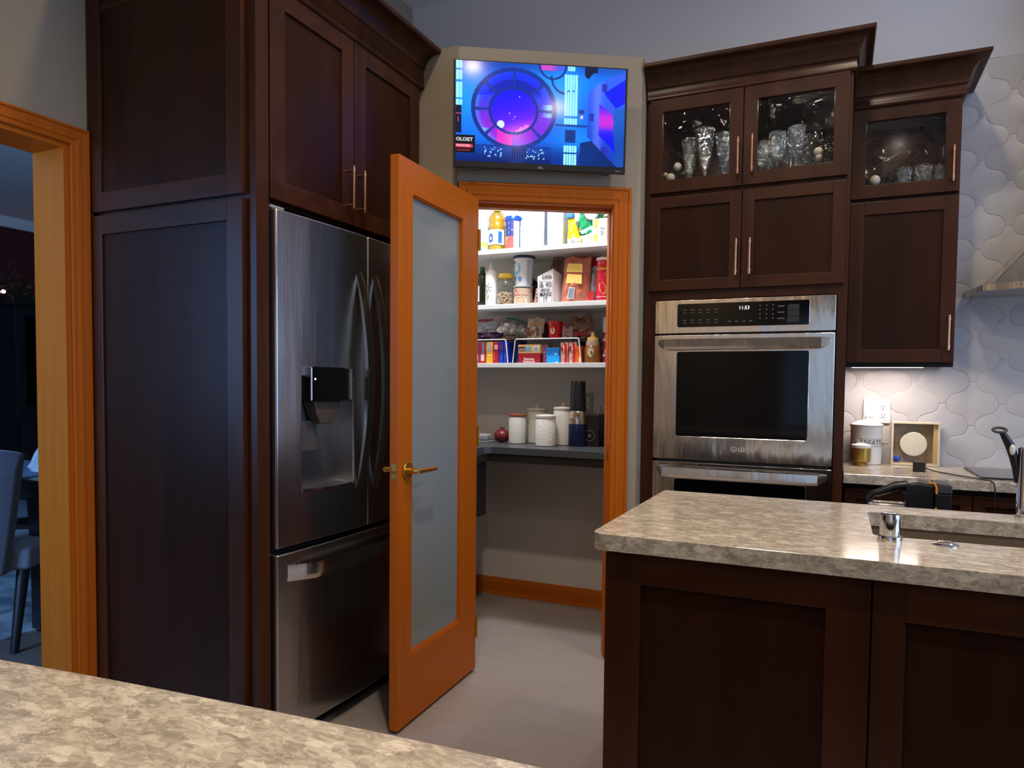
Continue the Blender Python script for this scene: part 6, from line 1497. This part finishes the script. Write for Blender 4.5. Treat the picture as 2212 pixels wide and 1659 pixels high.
greenery(-0.770, -0.655, 3.085, 3.20, GZ, 0.22, [(-0.722, 3.075, 0.068, 0.020), (-0.748, 3.08, 0.085, 0.011), (-0.704, 3.08, 0.050, 0.009), (-0.694, 3.085, 0.118, 0.018), (-0.700, 3.10, 0.042, 0.008)], 'pine greenery with cream baubles in the glass cupboard next to the pantry', 31)
greenery(-0.140, -0.020, 3.085, 3.20, GZ, 0.20, [(-0.098, 3.075, 0.108, 0.019), (-0.096, 3.075, 0.086, 0.014), (-0.075, 3.075, 0.050, 0.008), (-0.060, 3.08, 0.052, 0.009)], 'pine greenery with cream baubles in the glass cupboard with the goblets', 32)
greenery(0.062, 0.225, 3.345, 3.44, 2.106, 0.13, [(0.130, 3.335, 0.082, 0.023), (0.088, 3.34, 0.125, 0.010)], 'dark greenery with one white bauble in the wall cupboard beside the hood', 33)

# ================================================================ DINING ROOM (through the opening on the left)
FABRIC = mat('grey_blue_upholstery', (0.11, 0.115, 0.15), 0.9, sheen=0.3)
FABRIC2 = mat('blue_grey_seat', (0.20, 0.24, 0.30), 0.9, sheen=0.3)
LEGM = mat('ebony_leg', (0.012, 0.012, 0.014), 0.4)
def dining_chair(label, loc, rz):
    """back at -y, seat towards +y, in local coordinates"""
    t = thing('dining_chair', label, 'chair', loc, (0, 0, rz), 'upholstered dining chairs')
    bm = nb(); n = 14; prev = None
    for k in range(13):
        z = 0.36 + 0.60 * k / 12; lean = -0.02 - 0.10 * (k / 12) ** 1.3; half = 0.150 + 0.100 * (k / 12); wing = 0.07 * (0.35 + 0.65 * k / 12)
        th = 0.055 if k < 11 else 0.035
        ring = []
        for i in range(n + 1):
            s = -1 + 2 * i / n; ring.append((half * s, lean + wing * abs(s) ** 2.4, z - (0.035 * abs(s) ** 3 if k == 12 else 0) + 0.0))
        row = [bm.verts.new(p) for p in ring] + [bm.verts.new((p[0] * (1.0), p[1] - th, p[2])) for p in ring[::-1]]
        if prev:
            m_ = len(row)
            for i in range(m_): bm.faces.new((prev[i], prev[(i + 1) % m_], row[(i + 1) % m_], row[i]))
        else: bm.faces.new(row[::-1])
        prev = row
    bm.faces.new(prev); bmesh.ops.recalc_face_normals(bm, faces=bm.faces[:])
    obj('backrest', bm, FABRIC, t, smooth=True, local=True, bevel=0.012, bseg=3)
    obj('seat', box(nb(), -0.235, 0.235, 0.0, 0.50, 0.37, 0.475), FABRIC2, t, smooth=True, local=True, bevel=0.025, bseg=4)
    for sx_, sy_ in ((-1, 0), (1, 0), (-1, 1), (1, 1)):
        b = nb(); x_ = 0.19 * sx_; y_ = 0.04 + 0.41 * sy_
        cyl(b, (x_, y_ - (0.10 if not sy_ else 0), 0), (x_, y_, 0.37), 0.017, 0.027, 10); obj('leg', b, LEGM, t, smooth=True, local=True)
    return t
dining_chair('grey-blue upholstered dining chair seen from behind, nearest to the opening', (-3.66, 1.81, 0), R(38))
dining_chair('pale grey dining chair on the far side of the dark dining table', (-4.95, 3.05, 0), R(160))
t = thing('dining_table', 'dark dining table with thick curved legs beyond the opening', 'table', (-4.35, 2.70, 0))
MT_ = M4.Translation((-4.35, 2.70, 0)) @ M4.Rotation(R(0), 4, 'Z')
ebony = mat('ebony_table', (0.015, 0.015, 0.018), 0.3)
tx0, tx1, ty0, ty1 = -5.40, -3.66, 2.10, 3.30
obj('top', box(nb(), tx0, tx1, ty0, ty1, 0.725, 0.76), ebony, t, bevel=0.004)
obj('apron', slab([(tx0 + 0.06, ty0 + 0.06), (tx1 - 0.06, ty0 + 0.06), (tx1 - 0.06, ty1 - 0.06), (tx0 + 0.06, ty1 - 0.06)], [[(tx0 + 0.09, ty0 + 0.09), (tx1 - 0.09, ty0 + 0.09), (tx1 - 0.09, ty1 - 0.09), (tx0 + 0.09, ty1 - 0.09)]], 0.64, 0.725), ebony, t)
for lx, ly in ((tx1 - 0.07, ty0 + 0.07), (tx1 - 0.07, ty1 - 0.07), (tx0 + 0.07, ty0 + 0.07), (tx0 + 0.07, ty1 - 0.07)):
    bm = nb(); sx_ = 1 if lx > -4.5 else -1; sy_ = 1 if ly > 2.7 else -1; prev = None
    for k in range(9):
        z = 0.66 * (1 - k / 8); o = 0.045 * (k / 8) ** 2; h_ = 0.055 - 0.022 * (k / 8)
        cx_, cy_ = lx - sx_ * (-o) - 0, ly + sy_ * o
        ring = [bm.verts.new((cx_ + a * h_, cy_ + b_ * h_, z)) for a, b_ in ((-1, -1), (1, -1), (1, 1), (-1, 1))]
        if prev:
            for i in range(4): bm.faces.new((prev[i], prev[(i + 1) % 4], ring[(i + 1) % 4], ring[i]))
        else: bm.faces.new(ring)
        prev = ring
    bm.faces.new(prev[::-1]); bmesh.ops.recalc_face_normals(bm, faces=bm.faces[:]); obj('leg', bm, ebony, t, bevel=0.004)
# folded white napkin and runner
b = nb(); rn = random.Random(2); top = []; n = 12
base = [b.verts.new((0.075 * math.cos(2 * PI * i / n), 0.075 * math.sin(2 * PI * i / n), 0)) for i in range(n)]
prev = base
for k in range(1, 7):
    ring = []
    for i in range(n):
        a = 2 * PI * i / n; r_ = (0.075 * (1 - k / 7) ** 0.8 + 0.008) * (1 + 0.28 * math.sin(3 * a + 1)) + rn.uniform(-1, 1) * 0.004
        ring.append(b.verts.new((r_ * math.cos(a), r_ * math.sin(a), 0.145 * k / 6)))
    for i in range(n): b.faces.new((prev[i], prev[(i + 1) % n], ring[(i + 1) % n], ring[i]))
    prev = ring
b.faces.new(prev); b.faces.new(base[::-1])
single('table_napkin', b, flat((205, 215, 225), 0.8), 'white folded napkin standing on the dark dining table', 'napkin', (-4.02, 2.36, 0.7655), smooth=True)
single('table_runner', box(nb(), -0.75, 0.60, -0.24, 0.24, 0, 0.004), flat((110, 140, 165), 0.9), 'blue-grey cloth runner along the dark dining table', 'cloth', (-4.45, 2.36, 0.7605))
rug = single('rug', box(nb(), -1.35, 1.0, -0.75, 1.3, 0, 0.012), mat('patterned_rug', (0.16, 0.22, 0.28), 0.95, var=((2.2, 5.0, 1), 0.16, 5, (0.50, 0.60, 0.66))), 'pale blue patterned rug under the dining table', 'rug', (-4.68, 2.62, 0.0))
# hutch with a lit garland
t = thing('hutch', 'tall black hutch against the dark red dining room wall', 'cabinet', (-6.70, 4.05, 0))
obj('body', box(nb(), -6.945, -6.50, 3.62, 4.45, 0, 0.92), LEGM, t, bevel=0.004)
obj('upper', box(nb(), -6.945, -6.62, 3.64, 4.43, 0.92, 1.92), LEGM, t, bevel=0.004)
obj('cornice', box(nb(), -6.945, -6.57, 3.60, 4.47, 1.92, 1.99), LEGM, t, bevel=0.01)
for a in (3.66, 4.045):
    d = obj('door', box(nb(), -6.62, -6.605, a, a + 0.375, 0.98, 1.88), LEGM, t, bevel=0.003); obj('pane', box(nb(), -6.6045, -6.603, a + 0.05, a + 0.325, 1.03, 1.83), BLACKGLASS, d)
    d = obj('door', box(nb(), -6.50, -6.485, a, a + 0.375, 0.08, 0.88), LEGM, t, bevel=0.003); bm = nb(); ball(bm, (-6.475, a + (0.34 if a < 4 else 0.03), 0.55), 0.012); obj('knob', bm, BRASS, d, smooth=True)
t = thing('lit_garland', 'dark garland with tiny lit bulbs on top of the black hutch', 'garland', (-6.70, 4.0, 1.995))
rn = random.Random(19); bm = nb()
for k in range(500):
    p = V((-6.72 + rn.uniform(-0.10, 0.10), rn.uniform(3.50, 4.42), 1.995 + abs(rn.gauss(0, 0.09)))); d = V((rn.uniform(-1, 1), rn.uniform(-1, 1), rn.uniform(-0.2, 1))).normalized() * 0.07; s = d.cross(V((rn.random(), rn.random(), rn.random()))).normalized() * 0.006
    q = p + d; q.z = max(q.z, 1.992); vs = [bm.verts.new(p - s), bm.verts.new(q), bm.verts.new(p + s)]; bm.faces.new(vs)
obj('sprigs', bm, LEAF, t)['kind'] = 'stuff'
for (yy, zz, rr_, col) in ((3.535, 2.02, 0.016, (1.0, 0.45, 0.40)), (3.50, 2.01, 0.013, (0.9, 0.05, 0.08)), (3.90, 2.075, 0.022, (1.0, 0.85, 0.65)), (3.905, 1.995, 0.014, (1.0, 0.8, 0.55)), (4.15, 2.05, 0.015, (1.0, 0.8, 0.55))):
    bm = nb(); ball(bm, (-6.585, yy, zz), rr_, seg=10, rings=7); obj('bulb', bm, mat('bulb_%d' % int(yy * 1000), (0.5, 0.5, 0.5), 0.4, emit=col, estr=9.0), t, smooth=True)
